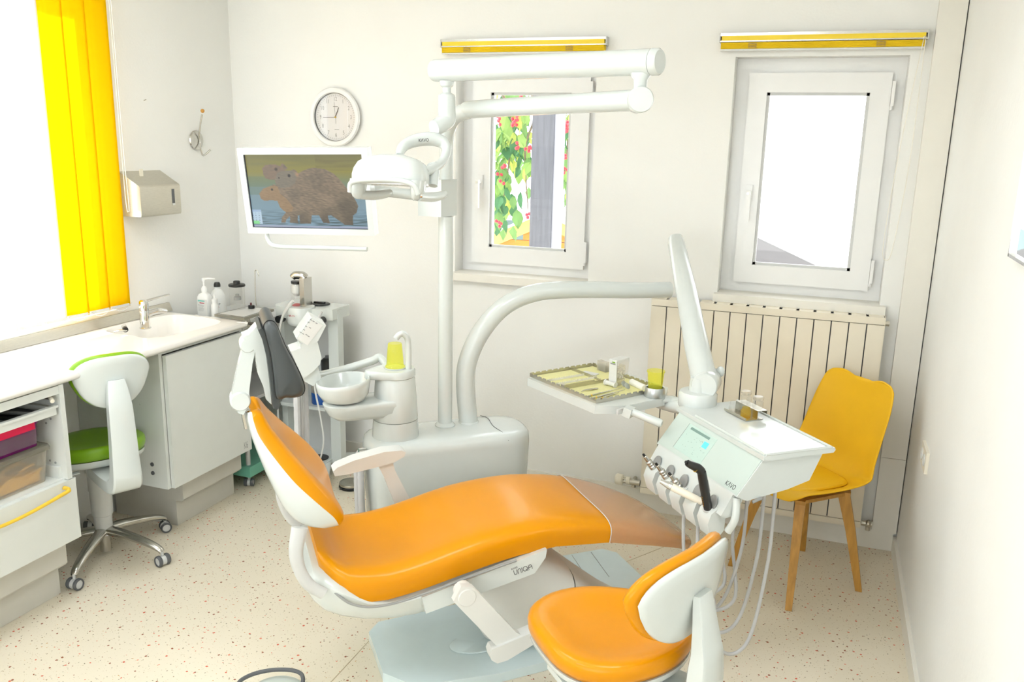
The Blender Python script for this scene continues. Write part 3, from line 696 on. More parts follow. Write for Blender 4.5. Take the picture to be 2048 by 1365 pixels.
# ------------------------------------------------------------------ castor helper and work stools
def caster(t, p, r, hub='lgrey', ax=(0, 1, 0), tyre='dgrey', gap=.009):
    ax = Vector(ax).normalized(); p = Vector(p)
    c = MB().cyl(p+Vector((0, 0, 2*r-.002)), p+Vector((0, 0, 2*r+.022)), .006, 10)
    c.cyl(p+ax*(-gap)+Vector((0, 0, r)), p+ax*gap+Vector((0, 0, r)), r*.86, 20)
    cb = c.build('caster', hub, t)
    for s in (-1, 1):
        T = frame(p+ax*(s*gap)+Vector((0, 0, r+.0005)), (0, 0, 1), z=ax*s)
        MB().lathe([(r*.5, .001), (r*.92, .001), (r, .004), (r, .013), (r*.9, .017), (r*.74, .016), (r*.70, .012), (r*.5, .012)], T, 24).build('wheel', tyre, cb)
        MB().lathe([(0, .010), (r*.70, .010), (r*.70, .0135), (r*.3, .015), (0, .015)], T, 20).build('hub_cap', hub, cb)
    return cb
def stool(name, c, ang, seat_z, seat_r, hw, bz0, bz1, bd, up, label, spin, group, paddle):
    """operator stool: local +x points to the backrest side"""
    t = thing(name, (c[0], c[1], 0), label, 'stool', group)
    T = rotz(ang, (c[0], c[1], 0))
    # seat: rounded triangular saddle cushion
    def ring(k, z, dish=0):
        o = []
        for i in range(48):
            a = 2*math.pi*i/48
            rr_ = seat_r*(1+.07*math.cos(2*a)+.055*math.cos(3*a+math.pi)+.02*math.cos(4*a))*k
            x = rr_*math.cos(a)*.98; y = rr_*math.sin(a)*1.02
            sad = .022*(x/seat_r)**2*(1 if x > 0 else -.9)-.012*(y/seat_r)**2*0
            o.append(T @ Vector((x, y, seat_z+z+sad*k+dish)))
        return o
    mb = MB().loft([ring(.80, -.052), ring(.955, -.050), ring(.99, -.036), ring(1.0, -.018), ring(.985, -.004), ring(.94, .004), ring(.86, .006), ring(.7, 0), ring(.5, -.010), ring(.25, -.015), ring(.05, -.016)])
    mb.build('seat', up, t, ang=60)
    mb = MB().loft([ring(.70, -.086), ring(.90, -.080), ring(.965, -.066), ring(.97, -.053), ring(.6, -.053)]); mb.build('seat_shell', 'white', t, ang=60)
    # backrest: wrap-around rounded trapezium
    hgt = bz1-bz0
    def bk(s, q, off):
        """s -1..1 across, q 0..1 upward -> point on the pad surface pushed out by off (+x)"""
        w = hw*(.50+.50*min(1, (q/.62))**.7) if q < .62 else hw*(1-.10*((q-.62)/.38)**2)
        y = s*w; x = bd+off-.22*y*y/hw+.03*(q-.5)
        return T @ Vector((x, y, bz0+hgt*q))
    def pad(o0, o1, ins, rnd):
        n = 40; loops = []
        prof = [(.0, .90+0*ins)]
        def outline(k):
            pts = []
            for i in range(n):
                a = 2*math.pi*i/n; cs, sn = math.cos(a), math.sin(a); e = .62
                pts.append((math.copysign(abs(cs)**e, cs)*k, .5+.5*math.copysign(abs(sn)**e, sn)*k))
            return pts
        seq = [(.5, o0), (.85, o0), (.96, o0+(o1-o0)*.12), (1.0, o0+(o1-o0)*.45), (.985, o0+(o1-o0)*.78), (.93, o1), (.7, o1), (.35, o1)]
        for k, off in seq: loops.append([bk(s, q, off) for s, q in outline(k*ins)])
        return MB().loft(loops)
    pad(-.034, .0, 1.0, 0).build('backrest_pad', up, t, ang=60)
    pad(.001, .022, .955, 0).build('backrest_shell', 'white', t, ang=60)
    xb = bd+.012
    sp = spline([(.06, 0, seat_z-.105), (bd-.05, 0, seat_z-.108), (xb+.028, 0, seat_z-.085), (xb+.040, 0, seat_z+.02), (xb+.034, 0, bz0+.02), (xb+.016, 0, bz0+hgt*.55)], 8)
    L = []
    for i, p in enumerate(sp):
        s = i/(len(sp)-1); tn = (sp[min(i+1, len(sp)-1)]-sp[max(i-1, 0)]).normalized(); nn = Vector((-tn.z, 0, tn.x))
        w = interp([(0, .062), (.3, .060), (.55, .052), (.8, .044), (1, .030)], s); th = interp([(0, .026), (.4, .030), (.8, .018), (1, .010)], s)
        L.append([T @ (p+nn*(th*a)+Vector((0, w*b, 0))) for a, b in ((1, -.85), (1, .85), (.8, .97), (-.8, .97), (-1, .85), (-1, -.85), (-.8, -.97), (.8, -.97))])
    MB().loft(L).build('back_support', 'white', t, ang=40)
    if not paddle: MB().tube([T @ Vector(p) for p in spline([(-.10, -.10, seat_z-.090), (-.10, -.19, seat_z-.098), (-.02, -.215, seat_z-.102), (.08, -.19, seat_z-.098), (.10, -.10, seat_z-.090)], 6)], .011, 10, flat=.6).build('adjust_lever', 'white', t)
    if paddle: MB().box(-.05, .05, -.030, .11, -.009, .009, .006, T=Matrix.Translation(Vector(paddle)) @ rotz(ang-rad(25))).build('tilt_paddle', 'white', t)
    # gas column
    MB().lathe([(0, seat_z-.115), (.046, seat_z-.115), (.046, seat_z-.22), (.043, seat_z-.225), (.041, .19), (.036, .185), (.034, .10), (0, .10)][::-1], T, 28).build('column', 'lgrey', t)
    MB().lathe([(0, .024), (.022, .024), (.022, .10), (.032, .125), (.034, .14), (0, .14)], T, 24).build('column_foot', 'alu', t)
    for k in range(5):
        a = spin+k*2*math.pi/5; d = Vector((math.cos(a), math.sin(a), 0)); o = Vector((c[0], c[1], 0))
        MB().tube(spline([o+d*.02+Vector((0, 0, .118)), o+d*.10+Vector((0, 0, .112)), o+d*.21+Vector((0, 0, .092)), o+d*.265+Vector((0, 0, .074)), o+d*.282+Vector((0, 0, .060))], 5), [.026, .023, .019, .016, .013], 14, flat=.75, up=(0, 0, 1)).build('leg', 'alu', t)
        caster(t, o+d*.282, .0235, 'lgrey', (math.cos(a+1.2), math.sin(a+1.2), 0), 'dgrey')
    return t
stool('operator_stool', (-2.72, 2.525), rad(-27), .52, .185, .150, .722, .938, .285, 'green', 'green upholstered operator stool on chrome castor base pushed under the desk', rad(4), 'operator stools', None)
stool('operator_stool', (-.435, 2.015), rad(-22), .505, .218, .210, .565, .805, .235, 'orange', 'orange upholstered operator stool at the foot of the treatment chair', rad(30), 'operator stools', (-.514, 1.884, .412))
# ------------------------------------------------------------------ treatment chair
VC = 2.515
def WC(U, v, z): return W(U, VC+v, z)
chair = thing('treatment_chair', W(.85, VC, 0), 'orange upholstered dental treatment chair with white shell and black headrest', 'dental chair')
topz = [(.27, .535), (.30, .535), (.35, .512), (.45, .503), (.545, .514), (.70, .554), (.78, .572), (.92, .583), (1.03, .580), (1.12, .569), (1.20, .552), (1.30, .520), (1.40, .480), (1.47, .447), (1.55, .398), (1.59, .368), (1.605, .348)]
botz = [(.27, .47), (.30, .448), (.345, .413), (.39, .397), (.474, .398), (.572, .415), (.708, .446), (.86, .477), (1.0, .489), (1.2, .471), (1.37, .426), (1.47, .392), (1.55, .352), (1.59, .332), (1.605, .330)]
hwid = [(.27, .15), (.285, .185), (.31, .215), (.36, .238), (.45, .246), (1.0, .244), (1.12, .240), (1.2, .236), (1.3, .228), (1.4, .213), (1.47, .195), (1.53, .165), (1.575, .120), (1.595, .08), (1.605, .03)]
def seat_loop(U, grow=0, bottom=True):
    zt, zb, hw = interp(topz, U), interp(botz, U), interp(hwid, U)
    zt += grow; hw += grow; n = 26; o = []
    dish = interp([(.27, .0), (.33, .012), (.5, .022), (.75, .012), (.95, .004), (1.2, .004), (1.57, .0)], U)
    for k in range(n+1):                       # across the top from -hw to +hw
        a = math.pi*(1-k/n); cs, sn = math.cos(a), math.sin(a)
        x = math.copysign(abs(cs)**.42, cs); h = abs(sn)**.42
        lo = zb+.004
        z = lo+(zt-lo)*h-dish*max(0, 1-(x/.8)**2)
        inset = .018*(1-h)**1.2*min(1, hw/.1)
        o.append(WC(U, x*(hw-inset), z))
    if bottom:
        for k in range(1, 8): o.append(WC(U, (hw-.03)*(1-2*k/8), zb))
    return o
US = [.27, .276, .285, .30, .32, .345, .375, .41, .46, .52, .58, .64, .70, .76, .82, .88, .94, 1.0, 1.06, 1.12, 1.17, 1.21, 1.26, 1.31, 1.36, 1.41, 1.45, 1.49, 1.52, 1.55, 1.57, 1.585, 1.595, 1.602, 1.605]
MB().loft([seat_loop(u) for u in US]).build('seat_cushion', 'orange', chair, ang=70)
M['film'] = glassy('tinted_foot_cover', (252, 244, 232), .96, .10, (236, 208, 166), .62, ior=1.5)
UF = [1.195, 1.21, 1.26, 1.31, 1.36, 1.41, 1.45, 1.49, 1.52, 1.55, 1.57, 1.585, 1.595, 1.602, 1.607]
MB().loft([seat_loop(u, .0035, False) for u in UF], caps=False, closed=False).build('foot_cover', 'film', chair, ang=70)
_l = seat_loop(1.193, .0035, False)
MB().tube(_l, .0016, 6).build('cover_edge', 'lgrey', chair)
# white shell under the seat
def shell_loop(U, zt, zb, hw, n=20, e=.5):
    o = []
    for k in range(n):
        a = 2*math.pi*k/n; cs, sn = math.cos(a), math.sin(a)
        x = math.copysign(abs(cs)**e, cs)*hw; z = (zt+zb)/2+(zt-zb)/2*math.copysign(abs(sn)**e, sn)
        o.append(WC(U, x*(1-.25*max(0, (zt-z)/(zt-zb))), z))
    return o
rows = [(.232, .46, .44, .13), (.236, .475, .40, .17), (.25, .50, .375, .205), (.28, .50, .345, .232), (.33, .475, .322, .246), (.40, .425, .305, .250), (.48, .405, .295, .248), (.56, .418, .29, .246), (.64, .436, .31, .240), (.74, .458, .345, .232), (.86, .478, .390, .222), (.95, .486, .43, .20), (1.0, .486, .465, .17)]
MB().loft([shell_loop(*r) for r in rows]).build('seat_shell', 'white', chair, ang=50)
# grey piping between cushion and shell
pp = [WC(u, -interp(hwid, u)-.003, interp(botz, u)+.001) for u in (.275, .29, .31, .345, .40, .48, .6, .72, .86)]
MB().tube(spline(pp, 6), .004, 8).build('piping', 'grey', chair)
# side beam with lettering
fr = frame(WC(.80, -.232, .425), UX*1.0+Vector((0, 0, .22)), z=-VX)
MB().prism([(-.24, -.030), (.12, -.030), (.165, .010), (.175, .036), (-.24, .028)], -.012, .012, fr, .006).build('side_beam', 'white', chair)
mb = MB(); T2 = fr @ Matrix.Translation((.085, -.002, .0126)); logo(mb, 'UniQa', T2, .016, .11); logo(mb, 'KAVO', T2 @ Matrix.Translation((-.026, .0155, 0)), .0055, .17); mb.build('lettering', 'ink', chair, smooth=False, noweld=True)
# lifting base
MB().loft([shell_loop(.80, .40, .14, .10), shell_loop(.83, .42, .09, .12), shell_loop(.90, .43, .045, .135), shell_loop(1.0, .41, .045, .15), shell_loop(1.06, .375, .045, .15), shell_loop(1.115, .330, .045, .15)]).build('lift_cover', 'whitem', chair, ang=40)
MB().loft([shell_loop(1.121, .322, .045, .148), shell_loop(1.20, .255, .045, .15), shell_loop(1.32, .155, .045, .15), shell_loop(1.42, .085, .045, .148), shell_loop(1.45, .060, .045, .14)]).build('lift_cover_end', 'whitem', chair, ang=40)
M['plate'] = mat('pale_blue_gloss', (214, 230, 232), .18, var=.02, coat=.3)
pol = [(.475, -.05), (.475, .20), (.52, .255), (.95, .30), (1.24, .44), (1.28, .52), (1.55, .53), (1.595, .48), (1.60, .25), (1.30, -.04), (1.12, -.150), (.84, -.172), (.56, -.150)]
MB().prism([(u, v) for u, v in pol], .001, .035, MUV @ Matrix.Translation((0, VC, 0)), .01, 3).build('base_plate', 'plate', chair)
MB().lathe([(0, 0), (.095, 0), (.10, .003), (.095, .006), (0, .006)], Matrix.Translation(onZ(955, 1288, .035)) @ rotz(A0) @ Matrix.Diagonal((1.0, .62, 1, 1)), 36).build('plate_disc', 'plate', chair)
for u in (1.38, 1.47): MB().tube([WC(u, .30, .0355), WC(u+.02, .515, .0355)], .0012, 5).build('plate_joint', 'grey', chair)
# ---- backrest
ST = [((.338, .648), (.328, .642), (.318, .635), .13), ((.348, .662), (.324, .650), (.275, .632), .205), ((.335, .704), (.306, .692), (.212, .655), .236), ((.296, .765), (.262, .743), (.172, .705), .244), ((.247, .824), (.205, .802), (.140, .780), .222), ((.203, .876), (.160, .858), (.118, .840), .182), ((.160, .932), (.120, .916), (.098, .905), .138), ((.138, .968), (.106, .957), (.090, .948), .108), ((.122, .980), (.104, .975), (.092, .970), .078)]
def fine(ST, n=4):
    out = []
    F = [spline([Vector((s[i][0], s[i][1], 0)) for s in ST], n) for i in range(3)]; H = spline([Vector((s[3], 0, 0)) for s in ST], n)
    return [(F[0][k], F[1][k], F[2][k], H[k].x, k/(len(H)-1)) for k in range(len(H))]
FS = fine(ST)
def up_dir(k):
    a, b = FS[max(k-1, 0)][1], FS[min(k+1, len(FS)-1)][1]; return (b-a).normalized()
loops = []; lsh = []
for k, (Fp, Sp, Bp, hw, s) in enumerate(FS):
    o = []; n = 24; notch = .045*max(0, (s-.80)/.20)
    ud = up_dir(k)
    for i in range(n+1):
        x = -1+2*i/n; h = (1-abs(x)**5)**.5
        dish = interp([(0, 0), (.15, .010), (.5, .026), (.8, .014), (1, .0)], s)*max(0, 1-(x/.75)**2)
        p = Sp+(Fp-Sp)*(h)-(Fp-Sp).normalized()*dish
        nt_ = ud*(notch*math.exp(-(x*hw/.030)**2))
        p = p-nt_
        o.append(WC(p.x, x*hw, p.y))
    for i in range(1, 12):
        x = 1-2*i/12; p = Sp-(Fp-Sp).normalized()*(.004+dish*0)-ud*(notch*math.exp(-(x*hw/.030)**2)); o.append(WC(p.x, x*hw*.97, p.y))
    loops.append(o)
    o = []
    for i in range(n+1):
        x = -1+2*i/n; h = (1-abs(x)**7)**.6; p = Sp+(Bp-Sp)*h-ud*(notch*math.exp(-(x*hw/.030)**2)); o.append(WC(p.x, x*hw*.985, p.y))
    for i in range(1, 12):
        x = 1-2*i/12; p = Sp-ud*(notch*math.exp(-(x*hw/.030)**2)); o.append(WC(p.x, x*hw*.97, p.y))
    lsh.append(o)
MB().loft(loops).build('backrest_cushion', 'orange', chair, ang=70)
MB().loft(lsh).build('backrest_shell', 'white', chair, ang=60)
# curved links from backrest to seat
for v0 in (-.225, .225):
    pts = spline([WC(.212, v0*.95, .665), WC(.198, v0, .60), WC(.206, v0, .54), WC(.232, v0, .487), WC(.272, v0, .452)], 6)
    MB().tube(pts, [.024, .020, .018, .018, .018], 12, flat=.55, up=VX).build('backrest_link', 'lgrey', chair)
# ---- headrest
def vprism(pix, V, half, bev=.008, seg=3):
    """outline traced on the plane V, given thickness across the chair"""
    pts = [onV(x, y, V) for x, y in pix]
    return MB().prism(pts, -half, half, frame(VX*V, UX, z=-VX) if False else Matrix(((UX.x, 0, VX.x, VX.x*V), (UX.y, 0, VX.y, VX.y*V), (0, 1, 0, 0), (0, 0, 0, 1))), bev, seg)
VH = VC-.03
MB().tube([W(*onV(491, 822, VH)[:1], VH, onV(491, 822, VH)[1]), W(onV(497, 835, VH)[0], VH, onV(497, 835, VH)[1]-.03)], .018, 12, flat=.6).build('headrest_stem', 'alu', chair)
vprism([(470, 800), (462, 792), (474, 735), (488, 680), (496, 672), (508, 680), (511, 692), (504, 725), (498, 775), (496, 808), (486, 826), (475, 822)], VH, .022).build('headrest_arm', 'white', chair)
vprism([(483, 670), (497, 664), (512, 648), (522, 652), (536, 690), (543, 740), (549, 798), (540, 802), (530, 792), (526, 770), (514, 742), (512, 728), (509, 700), (496, 678)], VH, .035).build('headrest_bracket', 'white', chair)
for (x, y, r) in ((495.5, 690.5, .0225), (480.5, 803, .029)):
    U_, z_ = onV(x, y, VH-.02); MB().lathe([(0, 0), (r, 0), (r, .05), (r-.004, .056), (0, .056)], frame(W(U_, VH+.028, z_), UX, z=-VX), 28).build('headrest_joint', 'white', chair)
vprism([(512, 648), (519, 645), (528, 652), (541, 690), (548, 740), (555, 796), (550, 803), (541, 800), (536, 752), (530, 705), (521, 668)], VH, .085, .010).build('headrest_backing', 'black', chair)
# main pad: wedge with rounded front, widened towards the face
pix = [(527, 656), (532, 645), (541, 642), (553, 650), (570, 690), (592, 730), (606, 760), (611, 780), (606, 793), (590, 798), (572, 798), (560, 802), (552, 796), (548, 760), (541, 712), (532, 676)]
o0 = [Vector((*onV(x, y, VH-.1), 0)) for x, y in pix]; cen = sum(o0, Vector())/len(o0)
o0 = spline(o0, 3, closed=True); LL = []
for v_, k in ((-.118, .62), (-.112, .80), (-.098, .93), (-.075, .985), (-.03, 1.0), (.0, 1.0), (.06, 1.0), (.10, .985), (.125, .93), (.138, .80), (.144, .62)):
    LL.append([W(cen.x+(p.x-cen.x)*k, VH+v_, cen.y+(p.y-cen.y)*(.5+.5*k)) for p in o0])
MB().loft(LL).build('headrest_pad', 'black', chair, ang=60)
sp_ = [W(cen.x+(p.x-cen.x)*.99, VH-.088, cen.y+(p.y-cen.y)*.99) for p in o0]
MB().tube(sp_, .0016, 6, closed=True).build('pad_seam', 'blackp', chair)
# ---- armrests
def arm(Vp, rest, post, name, w):
    Vv = Vp
    TT = Matrix(((UX.x, 0, VX.x, VX.x*Vv), (UX.y, 0, VX.y, VX.y*Vv), (0, 1, 0, 0), (0, 0, 0, 1)))
    a = MB().prism([onV(x, y, Vv) for x, y in rest], -w, w, TT, .007, 3)
    a.prism([onV(x, y, Vv) for x, y in post], -w*.6, w*.6, TT, .006, 2); return a
arm(2.84, [(664, 938), (672, 930), (705, 916), (765, 899), (800, 896), (808, 900), (805, 908), (785, 920), (740, 932), (690, 944), (667, 947)], [(752, 924), (782, 914), (788, 938), (820, 1000), (790, 1010), (768, 955)], 'a', .030).build('armrest', 'whitem', chair)
a = MB(); TT = Matrix(((UX.x, 0, VX.x, VX.x*2.20), (UX.y, 0, VX.y, VX.y*2.20), (0, 1, 0, 0), (0, 0, 0, 1)))
a.prism([onV(x, y, 2.20) for x, y in ((905, 1200), (918, 1214), (990, 1288), (1018, 1296), (1045, 1270), (1030, 1262), (962, 1190), (945, 1172), (920, 1170))], -.012, .012, TT, .005)
a.prism([onV(x, y, 2.20) for x, y in ((976, 1302), (980, 1292), (1000, 1284), (1060, 1258), (1085, 1255), (1090, 1266), (1060, 1284), (1010, 1314), (990, 1320), (979, 1314))], -.022, .022, TT, .009, 3)
U_, z_ = onV(934, 1196, 2.19); a.lathe([(0, 0), (.0285, 0), (.0285, .055), (.026, .058), (0, .058)], frame(W(U_, 2.243, z_), UX, z=-VX), 28)
a.build('armrest', 'whitem', chair)
U_, z_ = onV(1046, 1254, 2.19)
# ------------------------------------------------------------------ dental unit (body, spittoon, lamp pole)
ZU = .62
unit = thing('dental_unit', W(.88, 3.13, 0), 'white dental unit body with spittoon column beside the treatment chair', 'dental unit')
def stad(u0, u1, v0, v1, z, n=12, k=0):
    o = []; r = (v1-v0)/2-k; vc = (v0+v1)/2
    for c, s in ((u1-k-r, -90), (u0+k+r, 90)):
        for i in range(n+1):
            a = rad(s+180*i/n); e = .75
            o.append(W(c+r*math.copysign(abs(math.cos(a))**e, math.cos(a))*1.0, vc+r*math.copysign(abs(math.sin(a))**e, math.sin(a)), z))
    return o
MB().loft([stad(.545, 1.205, 2.985, 3.262, .002, k=.012), stad(.545, 1.205, 2.985, 3.262, .30, k=.006), stad(.54, 1.208, 2.982, 3.264, .575), stad(.54, 1.208, 2.982, 3.264, .600, k=.002), stad(.54, 1.208, 2.982, 3.264, .613, k=.010), stad(.54, 1.208, 2.982, 3.264, .620, k=.024), stad(.54, 1.208, 2.982, 3.264, .622, k=.06)]).build('body', 'white', unit, ang=40)
MB().tube(spline([W(1.055, 3.255, .6195), W(1.07, 3.20, .6235), W(1.06, 3.10, .6235), W(1.075, 3.02, .6195), W(1.085, 2.984, .598)], 5), .0012, 6).build('lid_joint', 'dgrey', unit)
cu = W(.664, 3.115, 0)
MB().lathe([(0, .615), (.090, .615), (.091, .622), (.086, .690), (0, .690)], Matrix.Translation(cu), 40).build('column_base', 'white', unit)
MB().lathe([(0, .692), (.0855, .692), (.0865, .695), (.083, .76), (.076, .850), (.072, .858), (0, .858)], Matrix.Translation(cu), 40).build('column', 'white', unit)
# top deck with the cup seat, arm reaching out under the bowl
def blob(ctr, r1, c2, r2, z, n=28):
    o = []; d = (c2-ctr); L_ = d.length; d.normalize(); pr = Vector((-d.y, d.x, 0)); a0 = math.acos((r1-r2)/L_)
    for i in range(n//2+1):
        a = a0+(2*math.pi-2*a0)*i/(n//2); o.append(ctr+(d*math.cos(a)+pr*math.sin(a))*r1+Vector((0, 0, z)))
    for i in range(n//2+1):
        a = -a0+2*a0*i/(n//2); o.append(c2+(d*math.cos(a)+pr*math.sin(a))*r2+Vector((0, 0, z)))
    return o
tip = W(.565, 3.105, 0)
MB().loft([blob(cu, .072, tip, .016, .858), blob(cu, .077, tip, .020, .862), blob(cu, .077, tip, .020, .884), blob(cu, .073, tip, .017, .890), blob(cu, .060, tip, .010, .891)]).build('deck', 'white', unit, ang=50)
MB().lathe([(0, .0), (.040, 0), (.043, .002), (.043, .006), (.038, .004), (0, .003)], Matrix.Translation(cu+Vector((0, 0, .890))), 28).build('cup_seat', 'white', unit)
bo = W(.462, 3.09, 0)
MB().loft([blob(cu, .060, bo, .030, .712), blob(cu, .078, bo, .060, .735), blob(cu, .080, bo, .074, .762), blob(cu, .078, bo, .078, .776), blob(cu, .074, bo, .070, .782)]).build('bowl_arm', 'white', unit, ang=50)
TB = Matrix.Translation(bo+Vector((0, 0, .782)))
MB().lathe([(0, .001), (.058, .001), (.056, .006), (0, .006)], TB, 36).build('bowl_foot', 'dgrey', unit)
def bowl(k, z, lip=0):
    o = []
    for i in range(44):
        a = 2*math.pi*i/44; o.append(bo+UX*(k*math.cos(a)*1.02)+VX*(k*math.sin(a)*1.05)+Vector((0, 0, .786+z+lip*math.cos(a)*k/.1)))
    return o
MB().loft([bowl(.055, 0), bowl(.078, .008), bowl(.092, .030), bowl(.098, .064, .008), bowl(.098, .078, .010), bowl(.095, .081, .010), bowl(.091, .077, .010), bowl(.083, .040, .004), bowl(.060, .024), bowl(.02, .018)]).build('bowl', 'white', unit, ang=60)
sb = cu+UX*.045-VX*.03
MB().tube(spline([sb+Vector((0, 0, .888)), sb+Vector((0, 0, .98)), sb+Vector((0, 0, 1.012))-UX*.004, sb-UX*.020+Vector((0, 0, 1.030)), sb-UX*.036+Vector((0, 0, 1.026)), sb-UX*.048+Vector((0, 0, 1.012))], 6), .0115, 16).build('cup_filler', 'white', unit)
pc = onZ(890, 852, ZU)
MB().lathe([(0, .618), (.040, .618), (.041, .626), (.034, .634), (.029, .637), (0, .637)], Matrix.Translation(Vector((pc.x, pc.y, 0))), 32).build('pole_collar', 'white', unit)
MB().cyl(Vector((pc.x, pc.y, .62)), Vector((pc.x, pc.y, 1.46)), .0285, 32).build('pole', 'white', unit)
# hoses at the end of the unit, assistant arm
for i, (u_, v_) in enumerate(((.528, 3.055), (.520, 3.088), (.53, 3.12))):
    pts = spline([W(u_+.03, v_, .565), W(u_-.006, v_, .56), W(u_-.014, v_, .50), W(u_-.01, v_-.01, .25), W(u_+.005, v_-.03, .05), W(u_+.08, v_-.06, .02)], 14)
    MB().tube(pts, [.0125+(.0012 if k % 2 else 0) for k in range(len(pts))], 10).build('suction_hose', 'hose', unit)
MB().cyl(W(.54, 3.075, .575), W(.512, 3.075, .575), .018, 14).build('hose_port', 'chrome', unit)
a0 = [W(*[onV(x, y, 3.24)[0]], 3.24, onV(x, y, 3.24)[1]) for x, y in ((760, 716), (745, 722), (700, 736), (655, 748), (628, 752))]
MB().tube(spline([W(.66, 3.20, .86)]+a0, 6), .016, 12).build('assistant_arm', 'white', unit)
VA = 3.16
TA = Matrix(((UX.x, 0, VX.x, VX.x*VA), (UX.y, 0, VX.y, VX.y*VA), (0, 1, 0, 0), (0, 0, 0, 1)))
P_ = lambda l: [onV(x, y, VA) for x, y in l]
MB().prism(P_([(578, 697), (598, 690), (597, 683), (628, 672), (632, 680), (639, 708), (636, 722), (624, 735), (606, 748), (590, 742)]), -.055, .055, TA, .010, 3).build('assistant_element', 'white', unit)
MB().prism(P_([(589, 671), (619, 629), (648, 645), (632, 676), (611, 688)]), -.058, .058, TA, .006, 2).build('assistant_panel', 'white', unit)
f4 = P_([(592, 671), (620, 632), (641, 645), (611, 684)])
MB().prism(f4, -.0605, -.058, TA, 0).build('panel_face', 'whitem', unit, smooth=False)
mb = MB()
for (x, y) in ((622, 640), (627, 643), (633, 647), (617, 645), (612, 653), (620, 656), (608, 660), (601, 665), (606, 668), (613, 670), (617, 673)):
    u_, z_ = onV(x, y, VA-.06); mb.box(-.004, .004, -.0015, .0015, 0, .0006, T=frame(W(u_, VA-.0607, z_), UX*.8-Vector((0, 0, .5)), z=-VX))
mb.build('key_symbols', 'inkl', unit, smooth=False)
MB().prism(P_([(601, 744), (634, 730), (640, 752), (624, 768), (606, 758)]), -.035, .035, TA, .008, 2).build('handpiece_rest', 'white', unit)
for i, (x0_, x1_) in enumerate(((592, 590), (600, 600), (612, 606))):
    u0_, z0_ = onV(x0_, 756, VA); u1_, z1_ = onV(x1_-4, 1000, VA)
    pts = spline([W(u0_, VA+.02*i, z0_), W(u0_-.004, VA+.02*i, .55), W(u1_, VA+.02*i, .35), W(u1_+.10, VA+.0, .12), W(.56, VA-.04, .10)], 14)
    MB().tube(pts, [(.0105 if i else .012)+(.001 if k % 2 else 0) for k in range(len(pts))], 8).build('suction_hose', 'hose', unit)
# drinking cup upside down
def cup(name, p, label, flip, grp):
    t = thing(name, p, label, 'cup', grp)
    pr = [(0, .001), (.0225, .001), (.0238, .004), (.026, .030), (.030, .083), (.0325, .085), (.0335, .088), (.0325, .091)]
    if flip: pr = [(r*1.12, .0945-z*1.04) for r, z in pr]
    MB().lathe([(r, z) for r, z in pr], Matrix.Translation(p), 32, caps=False).build('shell', 'cup', t)
    return t
cup('plastic_cup', cu+Vector((0, 0, .8945)), 'translucent yellow plastic cup standing upside down under the cup filler', True, 'yellow drinking cups')
# ------------------------------------------------------------------ operating lamp
lamp = thing('operating_lamp', Vector((pc.x, pc.y, 1.46)), 'white articulated operating lamp on a tall pole above the treatment chair', 'lamp')
PX = Vector((pc.x, pc.y, 0))
MB().box(-.052, .052, -.05, .06, 1.462, 1.60, .018, 4, T=rotz(rad(-8), (pc.x, pc.y, 0)) @ Matrix.Translation((-.035, -.01, 0))).build('pole_bracket', 'white', lamp)
eR = dep(1279, 200, 2.52)
eL = Vector((pc.x, pc.y, 1.845)); hd = Vector((eR.x-pc.x, eR.y-pc.y, 0)).normalized()
MB().tube(spline([PX+Vector((0, 0, 1.60)), PX+Vector((0, 0, 1.66)), PX+Vector((0, 0, 1.72)), PX+Vector((0, 0, 1.785))+hd*.012, PX+Vector((0, 0, 1.83))+hd*.055, PX+Vector((0, 0, 1.848))+hd*.12, eL*0+PX+Vector((0, 0, 1.855))+hd*.2, eR]
, 8), [.026, .026, .026, .027, .029, .030, .031, .031], 24).build('lower_arm', 'white', lamp)
vd = -C_B.copy(); vd.z = 0; vd.normalize(); sd = hd.cross(Vector((0, 0, 1)))
MB().lathe([(0, 0), (.036, 0), (.038, .003), (.038, .070), (.035, .074), (0, .074)], frame(eR-(-vd)*(-.036)*0+vd*.040, (0, 0, 1), z=-vd), 32).build('elbow_joint', 'white', lamp)
uR = dep(1283, 142, 2.52); uR.x, uR.y = eR.x, eR.y
MB().lathe([(0, .02), (.019, .02), (.020, .056), (.030, .070), (.030, .076), (0, .076)], Matrix.Translation(eR), 24).build('elbow_post', 'white', lamp)
lL = dep(868, 143, 2.98); zt = eR.z+.106
lL.z = zt; d = Vector((lL.x-eR.x, lL.y-eR.y, 0)).normalized(); ra = Vector((eR.x, eR.y, zt))-d*.055
MB().tube([ra+d*.02, ra+d*.04, lL-d*.02, lL-d*.004, lL], [.038, .038, .038, .037, .030], 32).build('upper_arm', 'white', lamp)
MB().tube([ra+d*.018, ra, ra-d*.006], [.0385, .0385, .034], 32).build('arm_end_cap', 'white', lamp)
for q, s in ((Vector((eR.x, eR.y, zt)), .036), (lL-d*.06, .036)):
    o = q-vd*s*1.02+Vector((0, 0, -.016)); MB().cyl(o+vd*.004, o-vd*.001, .005, 12).build('screw', 'steel', lamp)
sx = lL-d*.060
MB().lathe([(0, -.036), (.026, -.036), (.022, -.052), (.014, -.058), (.014, -.074), (.027, -.082), (.030, -.092), (0, -.092)][::-1], Matrix.Translation(sx), 24).build('head_pivot', 'white', lamp)
hz = dep(868, 256, 2.95); st = sx+Vector((0, 0, -.088)); dn = sx+Vector((0, 0, -.165))
MB().tube(spline([st, sx+Vector((0, 0, -.13)), dn, dn.lerp(hz, .55)-Vector((0, 0, .004)), hz], 6), [.030, .031, .031, .029, .026], 24).build('head_stem', 'white', lamp)
